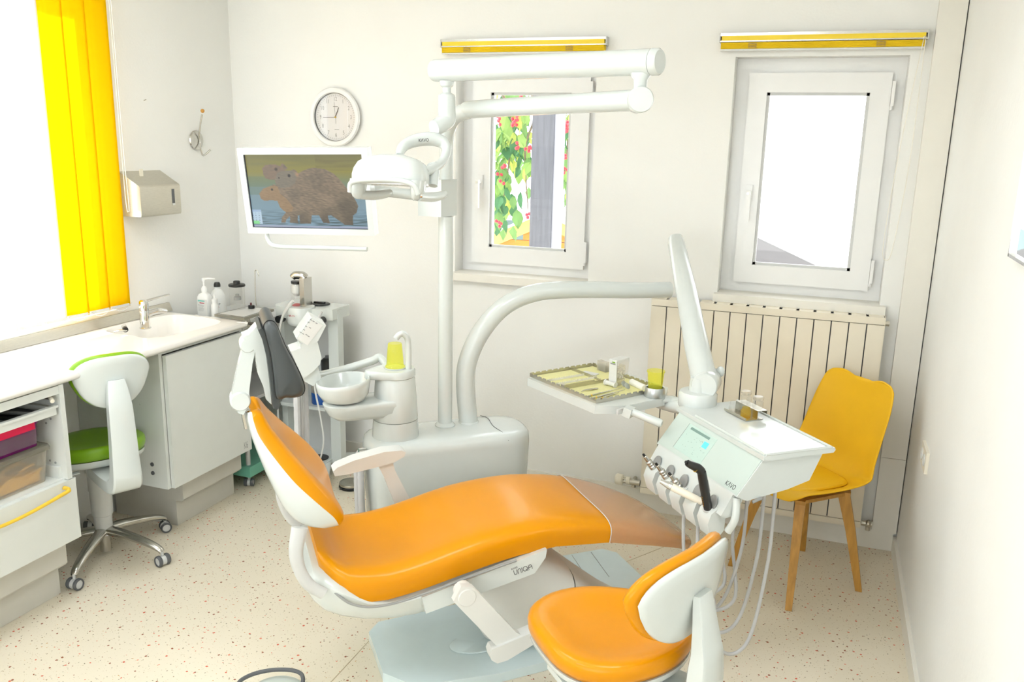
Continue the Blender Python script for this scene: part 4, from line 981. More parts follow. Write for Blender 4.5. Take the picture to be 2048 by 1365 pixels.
# lamp head: local x across (screen right), y backwards, z up
hc = dep(782, 352, 2.80); hx = (C_R-Vector((0, 0, C_R.z))).normalized(); hx = (hx*math.cos(rad(8))+vd*math.sin(rad(8))*-1).normalized()
TH = frame(hc, hx, z=Vector((0, 0, 1))+vd*.10)
def dome(k, z, dy=0):
    o = []
    for i in range(40):
        a = 2*math.pi*i/40; e = .6; cx, sy = math.cos(a), math.sin(a)
        x = .122*math.copysign(abs(cx)**e, cx)*k; y = .095*math.copysign(abs(sy)**e, sy)*k+dy
        o.append(TH @ Vector((x, y, z-.012*(x/.122)**2)))
    return o
MB().loft([dome(.96, -.022), dome(1.0, -.016), dome(1.0, .012), dome(.97, .030, .004), dome(.88, .050, .010), dome(.70, .062, .016), dome(.4, .069, .018), dome(.1, .070, .018)]).build('head_housing', 'white', lamp, ang=60)
for s in (-1, 1):                            # the two reflector wings hanging down at the sides
    L_ = []
    for z, k, yo in ((-.016, 1.0, 0), (-.035, .98, -.002), (-.055, .86, -.006), (-.072, .62, -.012), (-.080, .3, -.014)):
        L_.append([TH @ Vector((s*(.100-.006*(1-k))+.022*math.cos(2*math.pi*i/20)*k, -.03+yo+.062*math.sin(2*math.pi*i/20)*k, z)) for i in range(20)])
    MB().loft(L_).build('reflector_wing', 'white', lamp, ang=60)
MB().tube([TH @ Vector(p) for p in spline([(-.112, -.080, -.058), (-.104, -.092, -.030), (-.06, -.098, -.020), (0, -.099, -.017), (.06, -.098, -.020), (.100, -.092, -.032), (.112, -.080, -.060)], 6)], .0085, 12).build('front_rim', 'white', lamp)
M['reflect'] = mat('reflector', (222, 214, 206), .25, .6, var=.02)
MB().box(-.078, .078, -.07, .075, -.030, -.024, .002, T=TH).build('reflector', 'reflect', lamp)
for x0, y1, x1 in ((-.100, .10, -.03), (.106, .12, .16)):
    MB().tube([TH @ Vector(p) for p in spline([(x0, -.045, -.066), (x0+(x1-x0)*.45, .03, -.064), (x0+(x1-x0)*.8, .07, -.058), (x1, .10, -.050)], 6)], [.014, .016, .015, .012], 12).build('handle', 'white', lamp)
for x0 in (-.100, .106): MB().cyl(TH @ Vector((x0+.006, -.055, -.062)), TH @ Vector((x0+.012, -.052, -.062)), .008, 12).build('handle_ring', 'chrome', lamp)
# yoke between stem and head
y0 = [dep(*q) for q in ((798, 312, 2.84), (806, 294, 2.88), (828, 282, 2.92), (858, 278, 2.94), (884, 284, 2.95), (893, 300, 2.94), (884, 324, 2.91), (868, 336, 2.87), (850, 344, 2.83))]
MB().tube(spline(y0, 6), [.012, .018, .022, .024, .022, .017, .015, .017, .016], 14, flat=1.0).build('yoke', 'white', lamp)
MB().tube(spline([dep(866, 330, 2.88), dep(868, 348, 2.87), dep(866, 372, 2.86)], 4), [.020, .018, .016], 14).build('tilt_joint', 'white', lamp)
lg = dep(849, 284, 2.93)-(-C_B)*.026
mb = MB(); logo(mb, 'KAVO', frame(lg, C_R+C_U*.04, C_U), .0095, .15); mb.build('lettering', 'ink', lamp, smooth=False, noweld=True)
# ------------------------------------------------------------------ monitor
mc = Vector((-1.826, 2.751, 1.545)); mx_ = Vector((.9932, .112, .028)); my_ = Vector((-.113, .986, .118))   # my_ points away from the viewer
TM = frame(mc, mx_, z=mx_.cross(my_))
mw, mh = .26, .1605
mon = thing('monitor', mc-Vector((0, 0, .2)), 'white flat monitor on the lamp pole showing capybaras standing in water', 'monitor')
fr = MB()
BZ = .023
for q in ((-mw, -mw+BZ, -mh, mh), (mw-BZ, mw, -mh, mh), (-mw+BZ, mw-BZ, mh-BZ, mh), (-mw+BZ, mw-BZ, -mh, -mh+BZ)): fr.box(q[0], q[1], -.004, .006, q[2], q[3], T=TM)
fr.box(-mw, mw, .006, .038, -mh, mh, .006, 2, T=TM); fr.build('housing', 'white', mon)
MB().box(-.07, .07, .036, .085, -.07, .07, .01, T=TM).build('back_mount', 'white', mon)
br = PX+Vector((-.05, 0, 1.53))
MB().tube(spline([TM @ Vector((0, .075, -.01)), TM @ Vector((.18, .12, -.01)), br+Vector((-.02, .01, 0))], 6), .02, 14).build('support_arm', 'white', mon)
hp = [TM @ Vector(p) for p in ((-.190, .012, -.162), (-.185, .006, -.185), (-.165, .0, -.205), (-.13, -.002, -.210), (-.08, -.002, -.211), (.05, -.002, -.211), (.225, -.002, -.212))]
MB().tube(spline(hp, 6), .0085, 12).build('handle_bar', 'white', mon)
# picture on the screen, colour per vertex on a fine grid
def zs(x, y):
    t_ = (y-170)/(988+42*((x-128)/1640)); l = 128+140*t_; r = 1768+87*t_
    return (x-l)/(r-l), t_
def inpoly(p, poly):
    c = False; x, y = p; j = len(poly)-1
    for i in range(len(poly)):
        xi, yi = poly[i]; xj, yj = poly[j]
        if (yi > y) != (yj > y) and x < (xj-xi)*(y-yi)/(yj-yi)+xi: c = not c
        j = i
    return c
BODY = [zs(*p) for p in [(565, 500), (600, 420), (660, 395), (800, 385), (832, 372), (870, 395), (890, 430), (960, 390), (1040, 362), (1100, 350), (1260, 370), (1380, 430), (1450, 500), (1520, 580), (1640, 730), (1690, 820), (1712, 880), (1690, 970), (1640, 1010), (1645, 1140), (1530, 1135), (1450, 1075), (1340, 1000), (1298, 1010), (1330, 1115), (1240, 1110), (1180, 1000), (1080, 1000), (1070, 1122), (920, 1115), (910, 1000), (885, 1000), (890, 1112), (780, 1105), (778, 1010), (725, 1060), (715, 1105), (655, 1100), (668, 1020), (720, 960), (640, 890), (600, 800), (520, 790), (420, 797), (370, 770), (345, 700), (400, 630), (520, 590), (550, 570), (590, 590), (570, 545)]]
HEAD2 = [zs(*p) for p in [(388, 360), (430, 312), (560, 303), (650, 330), (655, 300), (680, 292), (702, 310), (745, 355), (700, 400), (640, 400), (600, 430), (570, 510), (500, 510), (430, 490), (400, 430)]]
HEAD1 = [zs(*p) for p in [(565, 500), (600, 420), (660, 395), (800, 385), (880, 440), (850, 560), (760, 620), (640, 620), (590, 580)]]
YOUNG = [zs(*p) for p in [(345, 700), (400, 630), (520, 590), (600, 600), (640, 700), (740, 780), (830, 900), (800, 950), (720, 960), (640, 890), (600, 800), (520, 790), (420, 797), (370, 770)]]
def nz(x, y, s=1.0): return noise.noise(Vector((x*s, y*s, 3.1)))
def lerp3(a, b, t): return tuple(a[i]+(b[i]-a[i])*t for i in range(3))
def pix_col(s, t):
    if t > .965: return (150, 160, 182)
    if s < .083 and .755 < t < .955:
        if t < .785: return (150, 176, 206)
        if t > .905 and s < .06: return (128, 214, 140)
        k = (math.sin(s*230) > .6 and math.sin(t*190) > .5)
        return (120, 140, 165) if k else (176, 200, 218)
    p = (s, t)
    def band(x, y, r): return max(0, 1-math.hypot((s-x), (t-y)*.6)/r)
    if inpoly(p, BODY):
        st = nz(s*28+t*10, (t-s*.35)*60); f = nz(s*7, t*9)
        c = lerp3((108, 94, 76), (136, 118, 96), .5+.5*f); k = 1+.22*st
        c = tuple(v*k for v in c)
        if inpoly(p, YOUNG): c = lerp3(c, (158, 122, 78), .55)
        if inpoly(p, HEAD1): c = lerp3(c, (116, 112, 100), .6)
        for (x, y, r, a) in ((.86, .74, .16, .45), (.60, .34, .09, .2), (.40, .53, .07, .2), (.66, .9, .12, .45), (.44, .93, .12, .4), (.86, .95, .1, .35)):
            c = lerp3(c, (58, 54, 44), a*min(1, band(x, y, r)*1.6))
        for (x, y, r) in ((.368, .285, .016), (.205, .475, .012), (.278, .315, .008)):
            c = lerp3(c, (34, 32, 28), min(1, band(x, y, r)*2))
        c = lerp3(c, (170, 130, 96), min(1, band(.438, .27, .022)*1.2))
        if t > .88: c = lerp3(c, (70, 66, 56), (t-.88)*4)
        return c
    if inpoly(p, HEAD2):
        c = lerp3((132, 110, 88), (112, 96, 80), .5+.5*nz(s*30, t*40)); c = lerp3(c, (60, 52, 44), min(1, band(.262, .20, .018)*1.6)); c = lerp3(c, (96, 84, 72), min(1, band(.34, .16, .02)))
        return c
    n1 = nz(s*4, t*26); n2 = nz(s*9, t*70)
    if t < .24: c = lerp3((112, 108, 62), (134, 128, 52), t/.24+.3*n1)
    elif t < .44: c = lerp3((132, 126, 56), (108, 128, 116), (t-.24)/.2)
    else: c = lerp3((112, 138, 146), (116, 148, 168), (t-.44)/.5)
    if t < .22 and s > .6: c = lerp3(c, (98, 86, 50), .5*max(0, min(1, n1*2+.4)))
    if .3 < t < .55 and s < .3: c = lerp3(c, (96, 116, 92), .45)
    if t > .72: c = lerp3(c, (62, 84, 88), max(0, min(1, .35+n2*1.6))*min(1, (t-.72)*5))
    return c
NX, NY = 230, 136
bm = bmesh.new(); vs = []; cols = []
for j in range(NY+1):
    for i in range(NX+1):
        s, t_ = i/NX, j/NY
        vs.append(bm.verts.new(TM @ Vector((-mw+BZ+s*2*(mw-BZ), .004, mh-BZ-t_*2*(mh-BZ)))-worldloc(mon))); cols.append(s2l([max(0, min(255, v)) for v in pix_col(s, t_)]))
for j in range(NY):
    for i in range(NX):
        a = j*(NX+1)+i; bm.faces.new([vs[a], vs[a+NX+1], vs[a+NX+2], vs[a+1]])
me = bpy.data.meshes.new('screen'); bm.to_mesh(me); bm.free()
ca = me.color_attributes.new('picture', 'FLOAT_COLOR', 'POINT')
ca.data.foreach_set('color', [x for c in cols for x in (*c, 1.0)])
ms = bpy.data.materials.new('screen_picture'); ms.use_nodes = True; nt = ms.node_tree; b = nt.nodes['Principled BSDF']
at = nt.nodes.new('ShaderNodeAttribute'); at.attribute_name = 'picture'
nt.links.new(at.outputs['Color'], b.inputs['Emission Color']); b.inputs['Emission Strength'].default_value = .95
b.inputs['Base Color'].default_value = (.02, .02, .02, 1); b.inputs['Roughness'].default_value = .3
me.materials.append(ms); so = bpy.data.objects.new('screen', me); COL.objects.link(so); so.parent = mon
M['screenedge'] = mat('screen_edge', (30, 30, 50), .4)
e = MB()
for q in ((-mw+BZ-.001, -mw+BZ+.003, -mh+BZ, mh-BZ), (-mw+BZ, mw-BZ, -mh+BZ-.001, -mh+BZ+.002)): e.box(q[0], q[1], .001, .0035, q[2], q[3], T=TM)
e.build('screen_border', 'screenedge', mon, smooth=False)
# ------------------------------------------------------------------ dentist element on its swivel arm
de = thing('dentist_element', W(1.617, 2.49, .6), 'white dentist instrument table with touch screen on a curved swivel arm', 'instrument table')
te = onZ(937, 845, ZU); ue, ve = toUV(te)
ue2, ve2 = toUV(onZ(1352, 580, 1.15))
pth = [te+Vector((0, 0, -.005)), te+Vector((0, 0, .10))]
def lerpP(k, z): return W(ue+(ue2-ue)*k, ve+(ve2-ve)*k, z)
px_ = [(931, 765), (938, 715), (965, 660), (1010, 612), (1075, 585), (1160, 580), (1260, 581), (1340, 580)]
nrm = (W(ue2, ve2, 0)-W(ue, ve, 0)).cross(Vector((0, 0, 1))).normalized()
pth = [te+Vector((0, 0, -.005))]+[onplane(x, y, nrm, nrm.dot(te)) for x, y in px_]
MB().tube(spline(pth, 8), [.0385, .0385, .0385, .038, .037, .036, .035, .034, .033], 28).build('swivel_arm', 'white', de)
MB().lathe([(0, .612), (.042, .612), (.042, .624), (.039, .628), (0, .628)], Matrix.Translation(Vector((te.x, te.y, 0))), 32).build('arm_collar', 'white', de)
# spring arm
b0 = W(1.617, 2.49, .945); 
def onUV(px, py, V): u_, z_ = onV(px, py, V); return W(u_, V, z_)
s1, s2, s3, s4 = onUV(1407, 762, 2.50), onUV(1393, 690, 2.64), onUV(1372, 580, 2.88), onUV(1353, 488, 3.10)
MB().tube([onUV(1411, 768, 2.49), onUV(1407, 752, 2.52), s2, s3, s4, onUV(1351, 476, 3.125), onUV(1350, 470, 3.13)], [.042, .0455, .045, .041, .035, .030, .012], 28).build('spring_arm', 'white', de)
jc = onUV(1413, 767, 2.49); jax = (CAM-jc); jax.z = .1; jax.normalize(); jax = (jax-UX*.25).normalized()
MB().lathe([(0, -.042), (.043, -.042), (.046, -.038), (.046, .038), (.043, .042), (0, .042)], frame(jc, (0, 0, 1), z=jax), 40).build('arm_joint', 'white', de)
kb = onUV(1441, 744, 2.52); MB().ball(kb, (.016, .012, .020), 16).build('locking_knob', 'white', de)
MB().cyl(kb, kb+Vector((-.03, .01, 0)), .009, 12).build('knob_stem', 'white', de)
cb_ = onZ(1395, 800, .868)
MB().lathe([(0, .845), (.066, .845), (.068, .852), (.068, .892), (.062, .900), (.040, .902), (0, .902)], Matrix.Translation(Vector((cb_.x, cb_.y, 0))), 40).build('turntable', 'white', de)
MB().lathe([(0, .900), (.034, .900), (.030, .950), (0, .950)], Matrix.Translation(Vector((cb_.x, cb_.y, 0))), 28).build('turntable_post', 'white', de)
MB().tube(spline([W(1.60, 2.47, .846), onUV(1350, 812, 2.60), onUV(1322, 808, 2.70)], 6), [.05, .042, .030], 16, flat=.6, up=(0, 0, 1)).build('neck', 'white', de)
# head: profile extruded across
HV0, HV1 = 1.985, 2.465
THD = Matrix(((UX.x, 0, VX.x, 0), (UX.y, 0, VX.y, 0), (0, 1, 0, 0), (0, 0, 0, 1)))
MB().prism([(1.530, .843), (1.745, .843), (1.704, .756), (1.626, .736), (1.483, .716), (1.446, .733)], HV0, HV1, THD, .008, 3).build('head_body', 'white', de)
MB().prism([(1.522, .842), (1.775, .842), (1.782, .850), (1.778, .858), (1.522, .856)], HV0-.010, HV1+.012, THD, .004, 2).build('tabletop', 'white', de)
lip = MB()
for a, b in (((1.768, HV0-.008), (1.768, HV1+.010)), ((1.530, HV0-.006), (1.768, HV0-.006)), ((1.530, HV0-.006), (1.530, HV1-.10))):
    lip.tube([W(a[0], a[1], .859), W(b[0], b[1], .859)], .0045, 8)
lip.build('table_lip', 'white', de)
MB().tube([W(1.565, HV0+.03, .8585), W(1.60, HV1-.07, .8585)], .0018, 6).build('groove', 'lgrey', de) if False else None
# glass front panel, screen
pn = Vector((-.110, .084))            # outward normal of the sloping face in (U,z)
pn.normalize()
def face_pt(V, k, off=0):             # k 0 at lower edge .. 1 at upper edge
    U_ = 1.446+(1.530-1.446)*k+pn.x*off; z_ = .733+(.843-.733)*k+pn.y*off; return W(U_, V, z_)
fn = UX*pn.x+Vector((0, 0, pn.y))
TFc = frame(face_pt((HV0+HV1)/2, .5, .0), -VX, z=fn)   # x to the right (towards the viewer), y up the slope
FH = .1385/2; FW = (HV1-HV0)/2
M['panel'] = mat('pale_glass_panel', (200, 214, 207), .10, var=.006, coat=.4)
MB().box(-FW+.004, FW-.004, -FH+.004, FH-.004, -.001, .0025, .002, T=TFc).build('front_panel', 'panel', de)
M['lcd'] = emit('touch_screen', (182, 204, 195), .12)
M['lcdd'] = mat('screen_toolbar', (120, 150, 142), .4); M['lcdb'] = emit('screen_tile', (90, 200, 225), .5)
def facelocal(px, py):
    p = onplane(px, py, fn, fn.dot(face_pt(2.2, .5, .0026))); q = TFc.inverted() @ p; return q.x, q.y
sc = [facelocal(*p) for p in ((1380.5, 848.7), (1346, 894), (1397, 929.5), (1437.8, 880.7))]
sx0 = (sc[0][0]+sc[1][0])/2; sx1 = (sc[2][0]+sc[3][0])/2; sy1 = (sc[0][1]+sc[3][1])/2; sy0 = (sc[1][1]+sc[2][1])/2
scr = MB().box(sx0, sx1, sy0, sy1, .0025, .0035, T=TFc).build('touch_screen', 'lcd', de, smooth=False)
sw, sh = sx1-sx0, sy1-sy0
MB().box(sx0+.12*sw, sx0+.80*sw, sy1-.16*sh, sy1-.07*sh, .0036, .0039, T=TFc).build('toolbar', 'lcdd', scr, smooth=False)
MB().box(sx0+.72*sw, sx0+.88*sw, sy0+.52*sh, sy0+.74*sh, .0036, .0039, T=TFc).build('active_tile', 'lcdb', scr, smooth=False)
mb = MB(); random.seed(3)
for k in range(26):
    x = sx0+sw*(.1+.8*random.random()); y = sy0+sh*(.1+.62*random.random()); mb.box(x, x+.0022, y, y+.0016, .0036, .0038, T=TFc)
mb.build('symbols', 'lcdd', scr, smooth=False)
MB().box(sx0-.0012, sx0, sy0, sy1, .0026, .0036, T=TFc).build('screen_edge', 'ink', scr, smooth=False)
k1, k2 = facelocal(1453, 965), facelocal(1470, 977)
mb = MB(); logo(mb, 'KAVO', TFc @ Matrix.Translation(((k1[0]+k2[0])/2, (k1[1]+k2[1])/2, .0028)), .0135, .15); mb.build('lettering', 'ink', de, smooth=False, noweld=True)
# instrument holders
MB().prism([(1.446, .733), (1.483, .716), (1.474, .690), (1.455, .664), (1.424, .658), (1.410, .668)], HV0+.02, HV1-.01, THD, .006, 2).build('holder_bar', 'white', de)
HVs = [2.405, 2.318, 2.232, 2.146, 2.062]
for k, v_ in enumerate(HVs):
    MB().prism([(1.430, .690), (1.446, .684), (1.444, .606), (1.424, .582), (1.400, .586), (1.384, .634), (1.394, .664)], v_-.031, v_+.031, THD, .007, 2).build('holder', 'white', de)
    MB().lathe([(0, 0), (.021, 0), (.021, .003), (0, .003)], frame(W(1.4155, v_, .684), VX, z=(-UX*.93+Vector((0, 0, .36)))) @ Matrix.Diagonal((1, 1.35, 1, 1)), 24).build('oval_shadow', 'grey', de)  # grey oval disc that paints the shadow behind each coupling
MB().tube(spline([W(1.46, HV0+.02, .72), W(1.45, HV0+.005, .66), W(1.44, HV0+.02, .615)], 5), .012, 10).build('holder_end', 'white', de)
MB().cyl(W(1.53, HV0-.006, .722), W(1.50, HV0-.004, .712), .005, 8).build('latch', 'grey', de)
# ---- instruments with their hoses
ad = (-UX*.62+Vector((0, 0, .78))).normalized()
def hose(o, i, v_, q0):
    vo = 2.36-.070*i; uo = 1.655+.012*(i % 2)
    lowz = .26-.030*i
    out = W(uo, vo, .742)
    if i < 2:
        MB().tube(spline([q0, W(1.445, v_, .585), W(1.475, v_, .63), W(1.50, v_, .725)], 6), .0058, 10).build('hose_link', 'hose', o)
        v_ = 2.10-.03*i; q0 = W(1.47, v_, .715)
    pts = spline([out, W(uo+.004, vo, .60), W(uo-.004, vo-.004, .42), W(uo-.05, (vo+v_)/2, lowz+.04), W(uo-.13, (vo+v_)/2, lowz), W(1.46, v_, lowz+.10), W(1.435, v_, .45), q0], 7)
    MB().tube(pts, .0058, 10).build('hose', 'hose', o)
def coupling(i, v_, label):
    b_ = W(1.402, v_, .672); q0 = W(1.425, v_, .588)
    t = thing('instrument_coupling', b_, label, 'instrument', 'instrument couplings in the holders')
    T = frame(b_, VX, z=ad+VX*.25)
    MB().lathe([(0, -.01), (.0125, -.01), (.0125, .010), (.010, .012), (.010, .016), (.0115, .017), (.0115, .020), (.0095, .022), (.0095, .026), (.0115, .027), (.0115, .031), (.0075, .034), (.007, .056), (.005, .058), (0, .058)], T, 18).build('spigot', 'alu', t)
    MB().cyl(T @ Vector((0, 0, .058)), T @ Vector((0, 0, .066)), .0045, 10).build('tip', 'blackp', t)
    hose(t, i, v_, q0); return t
coupling(0, HVs[0], 'steel hose coupling with fine long nozzle in the holder nearest the tray')
coupling(1, HVs[1], 'steel hose coupling in the second holder from the tray')
coupling(2, HVs[2], 'steel hose coupling in the middle instrument holder')
t = thing('air_water_syringe', W(1.402, HVs[3], .672), 'white handpiece with steel nose lying in the fourth instrument holder', 'handpiece')
p0, p1 = W(1.402, HVs[3]-.02, .672), W(1.402, HVs[3]-.02, .672)+(-UX*.62+Vector((0, 0, .26))+VX*.75).normalized()*.135
dd = (p1-p0).normalized()
MB().tube([p0-dd*.02, p0, p0+dd*.07, p0+dd*.085], [.010, .012, .0125, .0125], 18).build('sleeve', 'cream', t)
MB().tube([p0+dd*.086, p0+dd*.10, p0+dd*.118, p0+dd*.126], [.012, .0115, .008, .007], 18).build('nose', 'chrome', t)
hose(t, 3, HVs[3], W(1.425, HVs[3], .588))
b_ = W(1.404, HVs[4], .662); t = thing('curing_light_handpiece', b_, 'black angled curing handpiece with gold ring in the last instrument holder', 'handpiece')
h0, h1, h2 = onUV(1416, 1019, HVs[4]), onUV(1403, 944, HVs[4]-.005), onUV(1374, 926, HVs[4]+.005)
MB().tube([h0, h0.lerp(h1, .15), h0.lerp(h1, .8), h1], [.0125, .0138, .0142, .0135], 20).build('grip', 'blackp', t)
MB().tube(spline([h1, h1.lerp(h2, .3)+Vector((0, 0, .004)), h1.lerp(h2, .75), h2], 4), [.0138, .0138, .0115, .0095], 18).build('nozzle', 'blackp', t)
MB().tube([h1.lerp(h2, .36), h1.lerp(h2, .40)], .0128, 18).build('gold_ring', 'gold', t)
MB().ball(h2+(h2-h1).normalized()*.003, .0055, 10).build('tip', 'blackp', t)
MB().tube([h0-(h1-h0)*.02, h0+(h1-h0)*.01], .016, 18).build('collar', 'lgrey', t)
MB().box(-.0035, .0035, -.02, .02, 0, .003, .001, T=frame(h0.lerp(h1, .62)+UX*.013, VX, h1-h0)).build('switch', 'grey', t)
mb = MB()
for k in range(5): mb.box(-.002, .002, -.0025, .0025, 0, .0004, T=frame(h0.lerp(h1, .12+.055*k)-UX*.0142-VX*.002, -VX, h1-h0))
mb.build('gold_marks', 'gold', t, smooth=False)
hose(t, 4, HVs[4], W(1.425, HVs[4], .588))
# ------------------------------------------------------------------ tray arm, tray and what lies on it
ZT = .850
tp_ = thing('tray_table', onZ(1200, 790, ZT-.03), 'white swing-out tray table with front handle beside the dentist element', 'tray table')
poly = [onZ(x, y, ZT) for x, y in ((1055, 757), (1182, 731), (1246, 744), (1336, 776), (1330, 796), (1252, 812), (1190, 812))]
MB().prism([(p.x, p.y) for p in poly], ZT-.030, ZT, None, .010, 3).build('plate', 'white', tp_)
a, b = onZ(1232, 826, ZT-.010), onZ(1250, 819, ZT-.010)
MB().box(-.020, .020, -.004, .004, -.008, .008, .001, T=frame((a+b)/2, b-a, z=(0, 0, 1))).build('badge', 'lgrey', tp_)
a, b = onZ(1258, 822, ZT-.012), onZ(1318, 846, ZT-.035)
b = a+(b-a).normalized()*.125
MB().box(-.015, .015, -.02, .02, -.02, .012, .005, T=frame(a, (b-a), z=(0, 0, 1))).build('handle_block', 'white', tp_)
MB().tube([a, a.lerp(b, .2), a.lerp(b, .95), b], [.012, .0135, .015, .011], 18).build('handle', 'white', tp_)
MB().tube(spline([onZ(1300, 800, ZT-.012), onZ(1345, 800, ZT-.012), onZ(1372, 812, ZT-.012)], 5), .024, 14, flat=.55, up=(0, 0, 1)).build('hinge_arm', 'white', tp_)
# steel tray in local frame: x along near edge (to the right), y away
tL, tF, tB = onZ(1059.8, 754, ZT), onZ(1192, 808, ZT), onZ(1182, 732, ZT)
xd = (tF-tL); TWd = xd.length; xd.normalize(); yd = Vector((-xd.y, xd.x, 0)); TDp = min((tB-tL).dot(yd), .34)
TS = frame(tL+Vector((0, 0, .0005)), xd, z=(0, 0, 1))
st_ = thing('steel_instrument_tray', TS @ Vector((TWd/2, TDp/2, 0)), 'steel instrument tray lined with yellow paper on the tray table', 'tray')
TH_ = .018
mb = MB(); mb.box(0, TWd, 0, TDp, 0, .0015, T=TS)
mb.build('base', 'steel', st_, smooth=False)
def comb(x0, y0, x1, y1, n, z0=.0015, h=.016, nt=.35):
    mb = MB(); L_ = math.hypot(x1-x0, y1-y0); d_ = Vector((x1-x0, y1-y0, 0))/L_; pts = [(0, 0)]
    p = L_/n; pts2 = [(0, z0), (L_, z0)]
    top = []
    for k in range(n):
        top += [(k*p, h), (k*p+p*(1-nt), h), (k*p+p*(1-nt)+.0008, h*.72), ((k+1)*p-.0008, h*.72)]
    top.append((L_, h))
    mb.prism(pts2+top[::-1], -.0008, .0008, TS @ frame((x0, y0, 0), d_, z=Vector((d_.y, -d_.x, 0))) ); return mb
for q in ((0, 0, TWd, 0, 14), (TWd, 0, TWd, TDp, 11), (0, TDp, TWd, TDp, 14), (0, 0, 0, TDp, 11)): comb(*q).build('tray_rim', 'steel', st_, smooth=False)
M['paper'] = mat('yellow_tray_paper', (234, 230, 168), .9, var=.03, scale=60)
MB().box(.004, TWd-.004, .004, TDp-.004, .0017, .0024, T=TS).build('paper_liner', 'paper', st_, smooth=False)
xm = TWd*.53
comb(xm, 0, xm, TDp*.72, 1, h=.020).build('divider', 'steel', st_, smooth=False); MB().box(xm-.014, xm+.004, -.001, .010, .0015, .020, .001, T=TS).build('divider_end', 'steel', st_)
M['combp'] = mat('white_plastic_comb', (236, 234, 222), .5)
comb(.10, .012, .10, TDp*.60, 22, h=.012, nt=.5).build('rack_comb', 'combp', st_, smooth=False); comb(.155, .012, .155, TDp*.66, 22, h=.012, nt=.5).build('rack_comb', 'combp', st_, smooth=False)
comb(.01, TDp*.62, xm*.9, TDp*.62, 1, h=.014).build('cross_divider', 'steel', st_, smooth=False)
def TSp(px, py, z=.004):
    p = onZ(px, py, ZT+z); return p
# glass box and card in the far compartment
q0 = TSp(1206, 742); T_ = frame(q0, xd, z=(0, 0, 1))
t = thing('glass_bur_box', q0, 'small smoked square box standing in the steel tray', 'box')
mb = MB(); mb.box(-.026, .026, -.010, .010, 0, .040, .002, T=T_); mb.build('case', 'frost', t); MB().box(-.022, .022, -.007, .007, .003, .024, .001, T=T_).build('insert', 'grey', t)
q0 = TSp(1180, 748); MB().box(-.032, .032, -.016, .016, 0, .0035, .001, T=frame(q0, xd*.9+yd*.3, z=(0, 0, 1))).build('paper_card', 'whitem', label='white folded card lying in the far compartment of the steel tray', cat='card')
# cotton roll dispenser
q0 = TSp(1226, 772, .003); T_ = frame(q0, (C_R*.72+vd*.70), z=(0, 0, 1))
t = thing('cotton_roll_dispenser', q0, 'clear cotton roll dispenser box with white face in the steel tray', 'dispenser')
W_, D_, H_ = .070, .036, .098
MB().prism([(0, .022), (W_*.9, .022), (W_, H_*.94), (W_, H_), (0, H_), (-.002, H_)], -D_/2, D_/2, T_ @ frame((0, 0, 0), (1, 0, 0), (0, 0, 1)), .0015).build('clear_case', 'clear', t)
MB().box(-.005, -.002, -D_/2, D_/2, .016, H_+.001, .001, T=T_).build('face_plate', 'whitem', t)
MB().box(-.003, W_, -D_/2-.001, D_/2+.001, H_, H_+.004, .0012, T=T_).build('top_lid', 'whitem', t)
MB().prism([(-.002, .0005), (.035, .0005), (.05, .022), (-.002, .022)], -D_/2, D_/2, T_ @ frame((0, 0, 0), (1, 0, 0), (0, 0, 1)), .001).build('base', 'frost', t)
MB().tube([T_ @ Vector((-.016, -D_/2-.002, .012)), T_ @ Vector((-.016, D_/2+.002, .012))], .0085, 12).build('roller', 'whitem', t)
for s in (-1, 1): MB().tube([T_ @ Vector((-.016, s*(D_/2+.002), .012)), T_ @ Vector((-.016, s*(D_/2+.008), .012))], .011, 14).build('roller_knob', 'whitem', t)
MB().box(-.0056, -.005, -.012, .012, .084, .090, T=T_).build('label_text', 'inkl', t, smooth=False); MB().box(-.0056, -.005, -.010, .004, .091, .095, T=T_).build('label_mark', 'green', t, smooth=False)
M['cotton'] = mat('cotton', (244, 240, 228), .95, var=.06, scale=200)
random.seed(5)
for k in range(34):
    c_ = Vector((.008+random.random()*.048, (random.random()-.5)*.010, .030+.052*random.random()*(.75)))
    a_ = random.random()*.5; MB().tube([T_ @ (c_+Vector((0, -.011, 0))), T_ @ (c_+Vector((0, .011, a_*.004)))], .0048, 8).build('cotton_roll', 'cotton', t)
# hand instruments
def hand(name, label, a, b, parts, m='alu', r=.0032, cat='instrument', g=None):
    t = thing(name, a, label, cat, g); d_ = (b-a).normalized(); parts(t, a, b, d_); return t
def mirror_parts(t, a, b, d_):
    MB().tube([a, a.lerp(b, .35), a.lerp(b, .37), a.lerp(b, .62), a.lerp(b, .64), b], [.0030, .0034, .0026, .0026, .0016, .0012], 10).build('handle', 'alu', t)
    T = frame(b+d_*.009+Vector((0, 0, .012)), d_, z=(-vd*.85+Vector((0, 0, .5))))
    MB().lathe([(0, 0), (.012, 0), (.013, .001), (.013, .0025), (0, .0025)], T, 24).build('mirror_head', 'mirror', t)
    MB().tube([a.lerp(b, .08), a.lerp(b, .11)], .0037, 10).build('yellow_ring', 'ypaint', t)
zq = .0065
hand('dental_mirror', 'dental mouth mirror with steel handle lying next to the cotton dispenser', TSp(1176, 793, zq), TSp(1244, 776, zq), mirror_parts, g='mouth mirrors on the steel tray')
hand('dental_mirror', 'dental mouth mirror with yellow ringed handle lying across the tray front', TSp(1186, 797, zq+.004), TSp(1250, 780, zq+.004), mirror_parts, g='mouth mirrors on the steel tray')
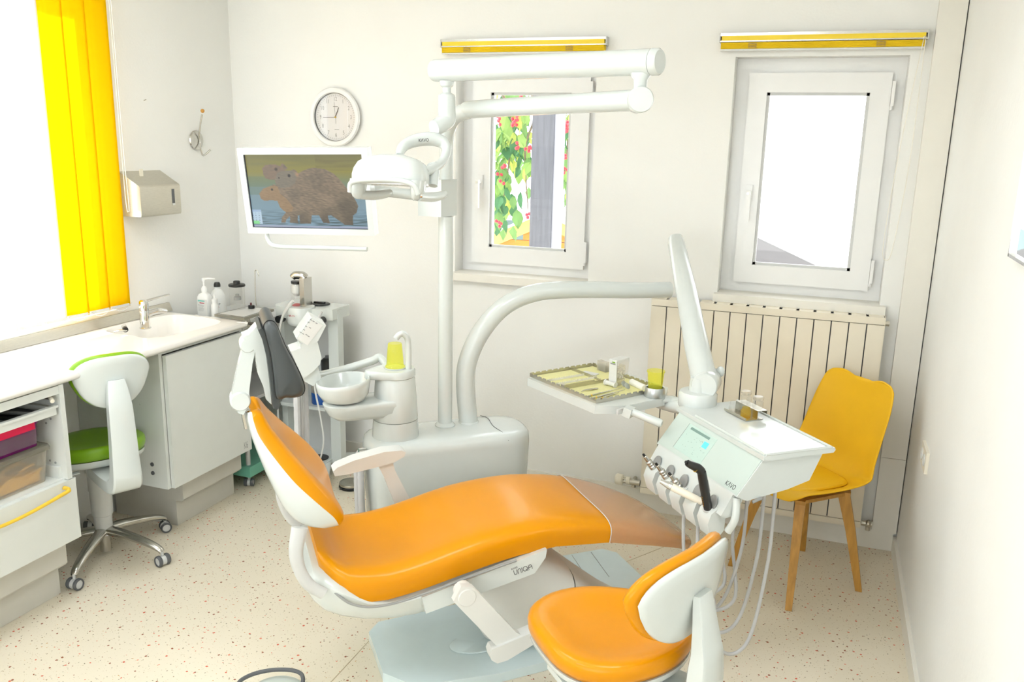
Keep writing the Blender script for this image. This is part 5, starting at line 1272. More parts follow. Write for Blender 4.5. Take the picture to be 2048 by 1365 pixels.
def probe_parts(t, a, b, d_):
    MB().tube([a, a.lerp(b, .2), a.lerp(b, .75), a.lerp(b, .9), b+Vector((0, 0, .003))], [.0010, .0030, .0030, .0012, .0008], 10).build('handle', 'alu', t)
    MB().tube([a.lerp(b, .25), a.lerp(b, .3)], .0037, 10).build('yellow_ring', 'ypaint', t)
hand('dental_probe', 'thin steel probe with yellow ring in front of the mouth mirrors', TSp(1191, 800, zq), TSp(1238, 786, zq), probe_parts)
def tweez(t, a, b, d_):
    n_ = Vector((-d_.y, d_.x, 0))
    for s in (-1, 1): MB().tube(spline([a, a.lerp(b, .35)+n_*.004*s, a.lerp(b, .75)+n_*.002*s+Vector((0, 0, .002)), b+Vector((0, 0, -.001))], 5), [.0022, .0026, .0018, .0008], 8).build('arm', 'alu', t)
hand('tweezers', 'bent steel tweezers lying alone on the yellow paper', TSp(1196, 777, zq), TSp(1162, 783, zq), tweez)
M['tissue'] = mat('white_tissue', (248, 246, 238), .95, var=.02, bump=.4, bscale=80)
a, b = TSp(1262, 764, .013), TSp(1288, 776, .013)
MB().tube([a, a.lerp(b, .05), a.lerp(b, .95), b], [.008, .0125, .0125, .009], 16).build('tissue_roll', 'tissue', label='rolled white tissue lying behind the cup on the tray', cat='tissue')
# cup holder and cup
ch_ = onZ(1309, 793, ZT)
t = thing('cup_holder', ch_, 'brushed aluminium cup holder on the tray table', 'holder')
M['bralu'] = mat('brushed_aluminium', (190, 194, 194), .35, 1, var=.08, scale=60, stretch=(1, 1, 30))
MB().lathe([(0, .0005), (.038, .0005), (.039, .003), (.035, .034), (.0335, .036), (.031, .034), (.031, .006), (0, .006)], Matrix.Translation(ch_), 40).build('body', 'bralu', t)
cup('plastic_cup', ch_+Vector((0, 0, .0065)), 'translucent yellow plastic cup in the aluminium holder on the tray table', False, 'yellow drinking cups')
# ------------------------------------------------------------------ rack of glass vials on the instrument table
ZH = .8585
r0 = onZ(1487, 830, ZH)
rd = (onZ(1490, 845, ZH)-onZ(1438, 818, ZH)).normalized(); rn = Vector((-rd.y, rd.x, 0))
t = thing('vial_rack', r0, 'bent steel rack holding small glass vials on the instrument table', 'rack')
TR = frame(r0, rd, z=(0, 0, 1))
mb = MB(); mb.box(-.062, .062, -.034, .034, 0.0005, .002, T=TR); mb.box(-.062, .062, -.036, -.034, 0.0005, .009, T=TR); mb.box(-.062, .062, .010, .0115, .002, .030, T=TR); mb.box(-.062, .062, .010, .048, .029, .0305, T=TR); mb.box(-.062, .062, .047, .0485, .018, .0305, T=TR)
mb.build('sheet', 'steel', t, smooth=False)
M['amber'] = glassy('amber_glass', (255, 238, 160), .98, .03, (238, 205, 80), .22)
vl = 'vials in the steel rack'
for i, (x, y, z, m_, cap, lab) in enumerate(((-.040, -.012, .0022, 'clear', 0, 'open clear glass vial on the lower shelf of the steel rack'), (.030, -.014, .0022, 'amber', 0, 'amber glass vial on the lower shelf of the steel rack'), (-.034, .029, .0308, 'clear', 1, 'clear glass vial with white cap on the upper shelf, next to the turntable'), (.034, .029, .0308, 'clear', 1, 'clear white-capped glass vial on the upper shelf at the outer end of the rack'), (0.0, .029, .0308, 'clear', 0, 'open clear glass vial between the capped vials'))):
    p = TR @ Vector((x, y, z)); t = thing('glass_vial', p, lab, 'vial', vl)
    MB().lathe([(0, 0), (.0135, 0), (.0145, .003), (.0145, .020), (.011, .024), (.011, .029)], Matrix.Translation(p) @ Matrix.Scale(1.2, 4), 24, caps=False).build('glass', m_, t)
    if cap: MB().lathe([(0, .0215), (.0145, .0215), (.0155, .0235), (.0155, .031), (.0125, .034), (0, .034)], Matrix.Translation(p+Vector((0, 0, .008))) @ Matrix.Diagonal((1.15, 1.15, 1, 1)), 24).build('cap', 'frost', t)
# ------------------------------------------------------------------ yellow chair with wooden legs
FT = [onZ(1577, 1220, 0), onZ(1717, 1182, 0), onZ(1462, 1131, 0), onZ(1605, 1101, 0)]   # front, right, left, rear
cc_ = sum(FT, Vector())/4
fd = ((FT[0]+FT[2])/2-(FT[1]+FT[3])/2).normalized(); sd_ = Vector((-fd.y, fd.x, 0))
t = thing('shell_chair', cc_, 'yellow shell chair with oak legs in front of the radiator', 'chair')
M['oak'] = mat('oak_leg', (190, 140, 62), .45, var=.16, scale=9, stretch=(8, 8, 1))
CW = Matrix(((fd.x, sd_.x, 0, cc_.x), (fd.y, sd_.y, 0, cc_.y), (0, 0, 1, 0), (0, 0, 0, 1)))
prof = spline([(.225, .428, 0), (.215, .446, 0), (.17, .455, 0), (.08, .447, 0), (-.04, .440, 0), (-.12, .445, 0), (-.165, .470, 0), (-.192, .53, 0), (-.212, .62, 0), (-.232, .71, 0), (-.250, .79, 0), (-.258, .832, 0), (-.262, .842, 0)], 4)
hws = [(0, .135), (.03, .168), (.1, .20), (.25, .218), (.45, .222), (.55, .218), (.65, .208), (.78, .198), (.9, .178), (.96, .15), (1, .11)]
loops = []
for k, p in enumerate(prof):
    s = k/(len(prof)-1); hw = interp(hws, s); n = 18; row = []
    tn = (prof[min(k+1, len(prof)-1)]-prof[max(k-1, 0)]).normalized(); nn = Vector((-tn.y, tn.x, 0))
    if nn.y < 0 and s < .4: nn = -nn
    curl = interp([(0, .008), (.2, .022), (.45, .050), (.6, .055), (.8, .030), (1, .012)], s)
    inn = Vector((0, 1, 0)).lerp(Vector((1, 0, 0)), max(0, min(1, (s-.38)/.25))).normalized()
    for i in range(n+1):
        x = -1+2*i/n; q = p+inn*(curl*abs(x)**2.6)
        if s > .9: q = q+Vector((0, .018*math.cos(x*math.pi)*(s-.9)*-10, 0))*.8
        row.append(CW @ Vector((q.x, x*hw, q.y)))
    loops.append(row)
mb = MB(); mb.loft(loops, caps=False, closed=False); sh_ = mb.build('shell', 'yellow', t, ang=80)
so = sh_.modifiers.new('thick', 'SOLIDIFY'); so.thickness = .009; so.offset = -1
sb_ = sh_.modifiers.new('smooth', 'SUBSURF'); sb_.levels = 1; sb_.render_levels = 1
def padl(k, z):
    o = []
    for i in range(36):
        a = 2*math.pi*i/36; e = .7; x = .165*math.copysign(abs(math.cos(a))**e, math.cos(a))*k+.045; y = .178*math.copysign(abs(math.sin(a))**e, math.sin(a))*k
        o.append(CW @ Vector((x, y, z+.020*abs(y/.178)**2.6*k)))
    return o
MB().loft([padl(.97, .449), padl(1.0, .456), padl(.98, .464), padl(.9, .468), padl(.5, .468), padl(.1, .467)]).build('seat_pad', 'yellow', t, ang=60)
MB().box(-.13, .13, -.12, .12, .398, .412, .004, T=CW).build('under_frame', 'oak', t)
for k, (f_, s_) in enumerate(((.115, 1), (-.11, 1), (.115, -1), (-.11, -1))):
    top = CW @ Vector((f_, .105*s_, .428)); ft = min(FT, key=lambda q: (q-(CW @ Vector((f_*2, .2*s_, 0)))).length)
    d_ = (ft-cc_).normalized(); pr = Vector((-d_.y, d_.x, 0)); L_ = []
    for (p, a, b) in ((ft+Vector((0, 0, .001)), .0125, .0125), (ft.lerp(top, .6), .019, .017), (top-Vector((0, 0, .03)), .023, .019), (top-Vector((0, 0, .014)), .023, .019)):
        L_.append([p+d_*(a*i)+pr*(b*j) for i, j in ((-1, -1), (1, -1), (1, 1), (-1, 1))])
    MB().loft(L_).build('leg', 'oak', t, smooth=False)
for s_ in (-.07, .07): MB().cyl(CW @ Vector((.13, s_, .402)), CW @ Vector((.13, s_, .392)), .006, 8).build('bolt', 'steel', t)
# ------------------------------------------------------------------ airflow trolley behind the headrest
YA = 3.60
A = lambda x, y, Y=YA: onY(x, y, Y)
t = thing('polishing_trolley', (-2.36, 3.66, 0), 'white powder jet polishing trolley with open shelves by the back wall', 'trolley')
xr0, xr1 = A(651, 700).x, A(668, 700).x
zt_ = A(650, 618).z
MB().box(xr0-.004, xr1+.004, YA+.035, YA+.085, .07, zt_-.01, .008, 3).build('right_post', 'white', t)
xl0 = A(562, 700, 3.60).x
MB().box(xl0-.02, xl0+.012, YA+.02, YA+.16, .07, zt_-.06, .006, 3).build('left_post', 'white', t)
MB().box(xl0, xr0, YA+.14, YA+.155, .09, zt_-.05, .002).build('back_panel', 'lgrey', t)
for z in (.085, A(640, 812).z-.02, A(640, 740).z-.04): MB().box(xl0, xr0, YA-.02 if z > .3 else YA-.06, YA+.15, z, z+.018, .006).build('shelf', 'white', t)
MB().prism([(xl0-.02, YA), (xl0+.01, YA-.045), (xl0+.10, YA-.06), (xr0-.05, YA-.045), (xr1, YA-.005), (xr1+.004, YA+.15), (xl0-.02, YA+.16)], zt_-.055, zt_, None, .014, 3).build('top_housing', 'white', t)
dc = A(603, 640, YA-.03)
MB().lathe([(0, 0), (.060, 0), (.068, .008), (.070, .018), (.070, .086), (.067, .092), (0, .092)], Matrix.Translation(Vector((dc.x, YA-.03, zt_-.084))), 36).build('drum', 'white', t)
q = A(605, 645, YA-.10); 
for wd_, off, m_ in (('AIR', -.0105, 'ink'), ('FLOW', .012, 'red')):
    T_ = frame((dc.x-.012+off*.95, YA-.03-.0712, zt_-.030), (1, .05 if off < 0 else .2, 0), (0, 0, 1))
    MB().mesh(text(wd_), T_ @ Matrix.Diagonal((.0130, .0130, 1, 1))).build('lettering', m_, t, smooth=False, noweld=True)
lc = A(634, 616, YA+.06)
MB().lathe([(0, 0), (.052, 0), (.054, .003), (.050, .006), (0, .006)], Matrix.Translation(Vector((lc.x, YA+.085, zt_+.0005))), 30).build('tank_lid', 'blackp', t)
MB().box(lc.x-.03, lc.x+.03, YA+.078, YA+.092, zt_+.006, zt_+.014, .003).build('lid_grip', 'blackp', t)
# powder chamber on top
pcx = A(599, 620).x; pcy = YA-.02
p1 = A(612, 570).x
MB().box(p1-.012, p1+.014, pcy-.02, pcy+.05, zt_+.002, zt_+.150, .008, 3).build('chamber_post', 'alu', t)
MB().tube(spline([(p1, pcy+.012, zt_+.148), (p1-.012, pcy+.008, zt_+.160), (pcx-.004, pcy, zt_+.160), (pcx-.018, pcy-.006, zt_+.148)], 5), [.022, .021, .020, .016], 16).build('chamber_cap', 'alu', t)
MB().lathe([(0, .120), (.026, .120), (.026, .132), (0, .132)], Matrix.Translation(Vector((pcx, pcy, zt_))), 24).build('cap_seal', 'blackp', t)
MB().lathe([(.029, .002), (.029, .105), (.024, .118), (.022, .120)], Matrix.Translation(Vector((pcx, pcy, zt_))), 28, caps=False).build('powder_chamber', 'clear', t)
MB().lathe([(0, .055), (.010, .055), (.025, .072), (.025, .100), (.020, .116), (0, .116)], Matrix.Translation(Vector((pcx, pcy, zt_))), 24).build('powder', 'whitem', t)
M['pinkp'] = mat('red_powder', (196, 96, 96), .8)
MB().lathe([(0, .005), (.026, .005), (.026, .009), (.010, .017), (0, .018)], Matrix.Translation(Vector((pcx, pcy, zt_))), 24).build('red_base', 'pinkp', t)
MB().lathe([(.0292, 0.0005), (.033, 0.0005), (.033, .004), (.0292, .004)], Matrix.Translation(Vector((pcx, pcy, zt_))), 24).build('red_seal', 'red', t)
# handpieces hung at the sides
for i, (pts, m_) in enumerate((([(558, 668), (562, 645), (568, 628), (580, 610), (586, 602)], 'whitem'), ([(636, 640), (641, 630), (644, 624)], 'lgrey'))):
    P3 = [A(x, y, YA-.09) for x, y in pts]; MB().tube(spline(P3, 5), [.006, .006, .007, .010, .008] if i == 0 else [.009, .006, .004], 12).build('handpiece', m_, t)
for x, y in ((561, 638), (642, 642)): c_ = A(x, y, YA-.06); MB().tube([c_+Vector((0, .02, 0)), c_+Vector((0, -.02, 0))], .019, 16).build('handpiece_cradle', 'blackp', t)
P3 = [A(*q) for q in ((558, 668, YA-.09), (553, 690, YA-.09), (552, 760, YA-.06), (565, 900, YA-.06), (600, 935, YA-.06))]; MB().tube(spline(P3, 8), .0045, 8).build('cable', 'whitem', t)
P3 = [A(*q) for q in ((632, 660, YA-.09), (628, 760, YA-.09), (640, 830, YA-.10), (647, 880, YA-.10), (640, 920, YA-.10), (630, 933, YA-.05))]; MB().tube(spline(P3, 8), .0045, 8).build('cable', 'whitem', t)
P3 = [A(*q) for q in ((614, 760, YA-.08), (612, 830, YA-.09), (607, 885, YA-.09), (608, 935, YA-.05))]; MB().tube(spline(P3, 8), .0045, 8).build('cable', 'whitem', t)
MB().lathe([(0, 0), (.045, 0), (.045, .004), (0, .004)], Matrix.Translation(Vector((A(636, 920).x, YA+.02, .104))), 24).build('round_mat', 'blackp', t)
# base legs and castors
for a, b, m_ in ((A(655, 940), onZ(650, 968, .05), 0), (A(680, 900, YA+.14), onZ(722, 910, .062), 0), ((A(560, 940, YA+.02)), Vector((xl0-.012, YA-.06, .05)), 0), (A(560, 900, YA+.14), Vector((xl0-.012, YA+.20, .05)), 0)):
    a = Vector((min(max(a.x, xl0), xr1), min(max(a.y, YA), YA+.14), .078)); b = Vector((b.x, min(b.y, 3.835), .062))
    MB().tube([a, a.lerp(b, .5), b], [.022, .019, .017], 12).build('base_leg', 'white', t)
    caster(t, Vector((b.x, b.y, 0)), .0195, 'whitem', (1, -.35, 0), 'blackp', .007)
# blue bottle and dark flask on the shelf
zb_ = A(640, 812).z-.002; bxp = A(633, 780)
b_ = thing('water_bottle', (bxp.x-.01, YA+.045, zb_), 'white bottle filled with blue liquid on the trolley shelf', 'bottle')
M['bluel'] = mat('blue_liquid', (24, 84, 166), .25, var=.05, coat=.3)
MB().lathe([(0, .0005), (.040, .0005), (.044, .006), (.044, .062), (0, .062)], Matrix.Translation(b_.location), 28).build('liquid', 'bluel', b_)
MB().lathe([(0, .0625), (.044, .0625), (.044, .085), (.038, .105), (.020, .118), (.016, .135), (0, .135)], Matrix.Translation(b_.location), 28).build('upper_shell', 'frost', b_)
zs_ = A(640, 740).z-.022
b_ = thing('dark_flask', (A(640, 725).x, YA+.07, zs_), 'black flask on the upper trolley shelf behind the keypad', 'flask')
MB().lathe([(0, .0005), (.032, .0005), (.034, .005), (.034, .055), (.02, .068), (0, .068)], Matrix.Translation(b_.location), 24).build('body', 'blackp', b_); MB().lathe([(0, .0685), (.012, .0685), (.012, .080), (0, .080)], Matrix.Translation(b_.location), 16).build('stopper', 'dgrey', b_)
# small packs behind
for i, (x, y, m_, lab) in enumerate(((557, 655, 'red', 'small red and white carton standing behind the trolley drum'), (562, 655, 'bluel', 'small blue carton standing behind the trolley drum'))):
    c_ = A(x, y, YA+.03)
    MB().box(c_.x-.022+.0, c_.x+.022, YA+.02+.04*i, YA+.05+.04*i, .001+zt_-.075-.0, zt_-.02, .001).build('small_carton', m_, label=lab, cat='carton') if False else None
# ------------------------------------------------------------------ corner trolley with glass tray, jars and bottles
YT = 3.50
t = thing('equipment_trolley', (-2.76, 3.55, 0), 'low grey trolley with mint green base in the corner past the sink', 'trolley')
M['mint'] = mat('mint_plastic', (120, 190, 165), .4, var=.03)
tx0, tx1, ty0, ty1 = -2.99, -2.60, 3.34, 3.80
MB().box(tx0, tx1, ty0, ty1, .060, .115, .015, 3).build('base', 'mint', t)
for x in (tx0+.03, tx1-.03):
    for y in (ty0+.03, ty1-.03): MB().cyl((x, y, .11), (x, y, .83), .012, 12).build('post', 'lgrey', t); caster(t, (x, y, 0), .020, 'lgrey', (1, .4, 0), 'dgrey', .007)
for z in (.45, .825): MB().box(tx0, tx1, ty0, ty1, z, z+.016, .005).build('shelf', 'lgrey', t)
ztt = .842
# raised smoked tray
tq = [onZ(x, y, .915) for x, y in ((428.5, 626), (487, 634), (547.6, 616), (500, 609.5))]
g = thing('smoked_tray', sum(tq, Vector())/4, 'grey smoked glass tray on a stand above the corner trolley', 'tray')
cxy = sum(tq, Vector())/4
MB().prism([(p.x, p.y) for p in tq], .897, .909, None, .003).build('plate', 'smoke', g)
MB().prism([(cxy.x+(p.x-cxy.x)*.82, cxy.y+(p.y-cxy.y)*.82) for p in tq], .9092, .9105, None, 0).build('inlay', 'lgrey', g, smooth=False)
MB().lathe([(0, ztt), (.05, ztt), (.045, ztt+.006), (.020, ztt+.012), (.018, .875), (.05, .896), (0, .896)], Matrix.Translation(Vector((cxy.x, cxy.y, 0))), 28).build('stand', 'frost', g)
hk = onZ(513, 612, .911)
P3 = [hk, hk+Vector((-.004, 0, .06)), onY(510, 555, hk.y), onY(510, 543, hk.y), onY(514, 541, hk.y), onY(517, 550, hk.y), onY(517.5, 552, hk.y-.01)]
MB().tube(spline(P3, 6), .0026, 8).build('hook_rod', 'steel', g)
def tpos(px, y): return Vector((onY(px, 620, y).x, y, ztt))
# graduated jar
jz = onZ(476, 618, .9112)
j = thing('graduated_jar', jz, 'clear graduated jar with black lid standing on the smoked tray', 'jar')
MB().lathe([(0, .0008), (.035, .0008), (.036, .004), (.0365, .112)], Matrix.Translation(jz), 32, caps=False).build('glass', 'clear', j)
MB().lathe([(0, .112), (.0385, .112), (.040, .115), (.040, .121), (.037, .124), (.017, .125), (.016, .138), (.013, .140), (0, .140)], Matrix.Translation(jz), 32).build('lid', 'blackp', j)
MB().lathe([(0, .045), (.018, .045), (.018, .060), (.009, .064), (.009, .074), (0, .074)], Matrix.Translation(jz), 24).build('float', 'grey', j)
mb = MB()
for k in range(9): a_ = -2.3; mb.box(-.005, .005, -.0004, .0004, 0, .0004, T=frame(jz+Vector((math.cos(a_)*.0368, math.sin(a_)*.0368, .012+.011*k)), Vector((-math.sin(a_), math.cos(a_), 0)), (0, 0, 1)))
mb.build('scale_marks', 'ink', j, smooth=False)
kz = onZ(503, 617, .9112)
j = thing('valve_knob', kz, 'black round knob with red pin on the smoked tray beside the jar', 'knob')
MB().lathe([(0, .0005), (.0155, .0005), (.0155, .014), (.013, .016), (0, .016)], Matrix.Translation(kz), 24).build('knob', 'blackp', j); MB().cyl(kz+Vector((-.002, 0, .016)), kz+Vector((-.002, 0, .028)), .0045, 10).build('pin', mat('maroon', (96, 40, 44), .4), j)
# bottles
pb = tpos(411, 3.40)
M['btl'] = mat('white_hdpe', (240, 241, 238), .4, var=.01)
b_ = thing('soap_pump_bottle', pb, 'white pump soap bottle with printed label beside the sink', 'bottle')
def rrect(p, w, d, z, r=.4, n=24):
    o = []
    for i in range(n):
        a = 2*math.pi*i/n; o.append(Vector((p.x+w*math.copysign(abs(math.cos(a))**r, math.cos(a)), p.y+d*math.copysign(abs(math.sin(a))**r, math.sin(a)), p.z+z)))
    return o
MB().loft([rrect(pb, .030, .020, .0005), rrect(pb, .033, .022, .004), rrect(pb, .033, .022, .115), rrect(pb, .028, .019, .128, .6), rrect(pb, .013, .012, .136, .9), rrect(pb, .013, .012, .142, 1)]).build('body', 'btl', b_, ang=50)
lb = MB().box(-.030, .030, -.0008, 0, .020, .105, T=Matrix.Translation(pb+Vector((0, -.0222, 0)))); lo = lb.build('label', 'whitem', b_, smooth=False)
M['tealp'] = mat('teal_print', (120, 200, 190), .6)
mb = MB(); mb.box(-.024, .016, -.0012, -.0008, .094, .100, T=Matrix.Translation(pb+Vector((0, -.0222, 0)))); mb.build('brand_print', 'tealp', lo, smooth=False)
mb = MB(); mb.box(-.014, .014, -.0012, -.0008, .085, .089, T=Matrix.Translation(pb+Vector((0, -.0222, 0)))); mb.build('red_print', 'red', lo, smooth=False)
mb = MB()
for k in range(6): mb.box(-.024, .006+.003*(k % 3), -.0012, -.0008, .046+.006*k, .0475+.006*k, T=Matrix.Translation(pb+Vector((0, -.0222, 0))))
mb.build('small_print', 'inkl', lo, smooth=False)
MB().lathe([(0, .142), (.0145, .142), (.0145, .158), (.010, .165), (.0055, .170), (.0055, .192), (.009, .193), (.009, .206), (.006, .209), (0, .209)], Matrix.Translation(pb), 20).build('pump', 'btl', b_)
MB().tube(spline([pb+Vector((0, 0, .202)), pb+Vector((.02, .008, .206)), pb+Vector((.052, .02, .205))], 4), [.0065, .005, .0035], 10).build('nozzle', 'btl', b_)
pb = tpos(437, 3.50)
b_ = thing('liquid_bottle', pb, 'round white plastic bottle with black cap behind the pump bottle', 'bottle')
MB().lathe([(0, .0005), (.036, .0005), (.039, .004), (.039, .085), (.036, .108), (.024, .130), (.014, .140), (.0135, .150), (0, .150)], Matrix.Translation(pb), 32).build('body', 'btl', b_)
MB().lathe([(0, .150), (.0165, .150), (.0165, .163), (.012, .173), (0, .175)], Matrix.Translation(pb), 24).build('cap', 'blackp', b_)
T_ = frame(pb+Vector((.0255, -.0302, .066)), (.76, .65, 0), (0, 0, 1))
MB().mesh(text('AP'), T_ @ Matrix.Diagonal((.017, .017, 1, 1))).build('lettering', 'ink', b_, smooth=False, noweld=True)
MB().mesh(text('PL'), T_ @ Matrix.Translation((0, -.013, 0)) @ Matrix.Diagonal((.010, .010, 1, 1))).build('red_lettering', 'red', b_, smooth=False, noweld=True)
pb = tpos(430, 3.385)
b_ = thing('dropper_bottle', pb, 'slim white dropper bottle in front of the round bottle', 'bottle')
MB().lathe([(0, .0005), (.017, .0005), (.018, .003), (.018, .082), (.013, .090), (.013, .096), (0, .096)], Matrix.Translation(pb), 24).build('body', 'btl', b_)
MB().lathe([(0, .096), (.0135, .096), (.0135, .112), (.005, .116), (.003, .138), (0, .138)], Matrix.Translation(pb), 20).build('nozzle_cap', 'btl', b_)
# syringe tip lying on the worktop corner
a, b = onZ(473, 644.5, ZW+.006), onZ(497, 647, ZW+.006); c_ = b+(b-a)*.75
s_ = thing('mixing_syringe', Vector((b.x, b.y, ZW)), 'black syringe with white mixing tip on the worktop corner', 'syringe')
MB().tube([a, a.lerp(b, .7), b], [.0012, .003, .0055], 10).build('tip', 'btl', s_); MB().tube([b, b.lerp(c_, .1), c_], [.006, .0065, .0065], 12).build('barrel', 'blackp', s_)
# ------------------------------------------------------------------ foot switches on the floor
q = onZ(702, 968, .02)
t = thing('foot_pedal', Vector((q.x, q.y, 0)), 'round steel foot pedal with black rubber rim on the floor behind the chair', 'pedal')
MB().lathe([(0, .001), (.058, .001), (.061, .006), (.061, .014), (.058, .017), (0, .017)], Matrix.Translation(t.location), 36).build('base', 'blackp', t)
MB().lathe([(0, .0172), (.058, .0172), (.060, .022), (.058, .030), (.045, .034), (.020, .036), (0, .036)], Matrix.Translation(t.location), 36).build('cap', 'steel', t)
q = onZ(552, 1385, .03)
t = thing('foot_control', Vector((q.x, q.y, 0)), 'grey foot control with dark curved carrying bar on the floor', 'foot control')
M['sage'] = mat('pale_sage_plastic', (206, 214, 206), .4)
MB().lathe([(0, .001), (.085, .001), (.092, .006), (.088, .028), (.060, .042), (.02, .046), (0, .046)], Matrix.Translation(t.location), 40).build('body', 'sage', t)
cpts = [Vector((q.x, q.y, 0))+Vector((.118*math.cos(a), .118*math.sin(a), .060+.010*math.sin(a))) for a in [rad(-10+200*i/20) for i in range(21)]]
cpts = [onZ(474, 1372, .06), onZ(484, 1360, .062), onZ(510, 1348, .064), onZ(545, 1341, .065), onZ(580, 1341, .065), onZ(600, 1347, .064), onZ(606, 1358, .062), onZ(604, 1375, .05)]
MB().tube(spline(cpts, 6), .0065, 12).build('carry_bar', 'dgrey', t)
# ------------------------------------------------------------------ garden outside the windows
M['grass'] = mat('pale_gravel', (236, 236, 232), .9, var=.05)
MB().box(-30, 25, -30, 40, -.9, -.6).build('garden_ground', 'grass', smooth=False, kind='structure')
# timber post just outside the first window
YP = 5.2
M['timber'] = mat('weathered_timber', (92, 93, 100), .8, var=.14, scale=5, stretch=(14, 14, 1), bump=.4, bscale=40)
M['timber_sunlit'] = mat('sunlit_timber', (170, 170, 178), .7, var=.05, scale=5, stretch=(14, 14, 1))  # paler copy of the post timber, sunlight put into the colour
xa, xb, xc = onY(1062, 350, YP).x, onY(1105, 350, YP).x, onY(1118, 350, YP).x
t = thing('timber_post', ((xa+xb)/2, YP+.06, -.6), 'grey timber post outside the window with the tree view', 'post')
MB().box(xa, xb, YP, YP+.12, -.6, 3.4, .004).build('beam', 'timber', t)
MB().box(xb, xc, YP+.02, YP+.10, -.6, 3.4, .003).build('sunlit_side', 'timber_sunlit', t)  # side face of the post, painted lighter as if sunlit
# garden shed
YS = 9.0
sl, sp, sr = onY(975, 474, YS), onY(1090, 427, YS), onY(1160, 478, YS)
M['larch'] = mat('larch_boards', (196, 118, 36), .6, var=.14, scale=3, stretch=(1, 1, 18))
M['fascia'] = mat('pale_pine', (214, 168, 88), .6, var=.06, scale=4)
M['felt'] = mat('roof_felt', (232, 226, 222), .8, var=.06)
pk = sp.copy(); hwS = 1.15; slope = (sp.z-sl.z)/(sp.x-sl.x)
t = thing('garden_shed', (pk.x, YS+.8, -.6), 'orange wooden garden shed with pale gable boards', 'shed')
for k in range(16):
    z0 = -.6+k*.14; z1 = z0+.134
    lim = hwS if z1 < pk.z-slope*hwS else (pk.z-.06-z1)/slope
    if lim < .08: break
    MB().box(pk.x-lim, pk.x+lim, YS+.06, YS+.10, z0, z1, .008, 1).build('board', 'larch', t)
MB().box(pk.x-hwS+.02, pk.x+hwS-.02, YS+.10, YS+1.6, -.6, pk.z-slope*hwS-.02).build('walls', 'larch', t, smooth=False)
for s in (-1, 1):
    e = Vector((pk.x+s*(hwS+.18), YS, pk.z-slope*(hwS+.18)))
    MB().prism([(pk.x, pk.z), (e.x, e.z), (e.x, e.z-.135), (pk.x, pk.z-.135)], -(YS+.05), -(YS-.0), frame((0, 0, 0), (1, 0, 0), (0, 0, 1)), .004).build('fascia_board', 'fascia', t)
    MB().prism([(pk.x, pk.z+.03), (e.x, e.z+.03), (e.x, e.z+.002), (pk.x, pk.z+.002)], -(YS+1.8), -(YS-.04), frame((0, 0, 0), (1, 0, 0), (0, 0, 1))).build('roof_sheet', 'felt', t, smooth=False)
# house far behind with dark wall and pale roof
YH = 14.0
a, b, c_ = onY(1000, 455, YH), onY(1160, 455, YH), onY(1080, 428, YH)
M['slate'] = mat('dark_cladding', (96, 118, 118), .7, var=.05); M['roofw'] = mat('pale_roof', (240, 240, 240), .7, var=.02)
t = thing('neighbour_house', ((a.x+b.x)/2, YH+2, -.6), 'dark clad house with pale pitched roof behind the shed', 'house')
MB().box(a.x-2, b.x+1.5, YH, YH+4, -.6, c_.z).build('wall', 'slate', t, smooth=False)
MB().prism([(YH-.3, c_.z-.02), (YH+2.4, c_.z+1.25), (YH+4.6, c_.z-.02)], a.x-2.2, b.x+1.7, frame((0, 0, 0), (0, 1, 0), (0, 0, 1)), .01).build('roof', 'roofw', t)
MB().box(a.x-2.2, b.x+1.7, YH-.36, YH-.26, c_.z-.10, c_.z+.02, .01).build('gutter', 'lgrey', t)
for k in range(7):
    x = a.x+.3+k*.45; MB().tube([(x, YH+.30, c_.z+.32), (x, YH+.30, c_.z+.62)], .012, 6).build('rail_post', 'grey', t)
MB().tube([(a.x+.3, YH+.30, c_.z+.62), (a.x+3.0, YH+.30, c_.z+.62)], .014, 6).build('rail', 'grey', t)
# neighbour's roof seen through the second window
YR = 7.5
p1, p2, p3 = onY(1500, 468, YR), onY(1668, 548, YR), onY(1508, 560, YR)
M['rooft'] = mat('pale_concrete_roof', (72, 69, 69), .8, var=.04, scale=8)
t = thing('neighbour_roof', (p1.x, YR+1, -.6), 'low pale roof corner outside the window beside the right wall', 'roof')
dz_ = (p2.z-p1.z)/(p2.x-p1.x)
x0_, x1_ = p1.x-.5, p2.x+1.2
for f0, f1 in ((0, .49), (.50, 1)):
    q = []
    for n_ in (2.4*f0, 2.4*f1):
        z0_, z1_ = p1.z+dz_*(x0_-p1.x)-n_*.16, p1.z+dz_*(x1_-p1.x)-n_*.16
        q.append([(x0_, YR-n_, z0_), (x1_, YR-n_, z1_), (x1_, YR-n_, z1_-.04), (x0_, YR-n_, z0_-.04)])
    MB().loft(q).build('roof_panel', 'rooft', t, smooth=False)
MB().box(x0_, p1.x+.1, YR-2.2, YR-.1, -.6, p1.z-.75).build('wall', 'felt', t, smooth=False)
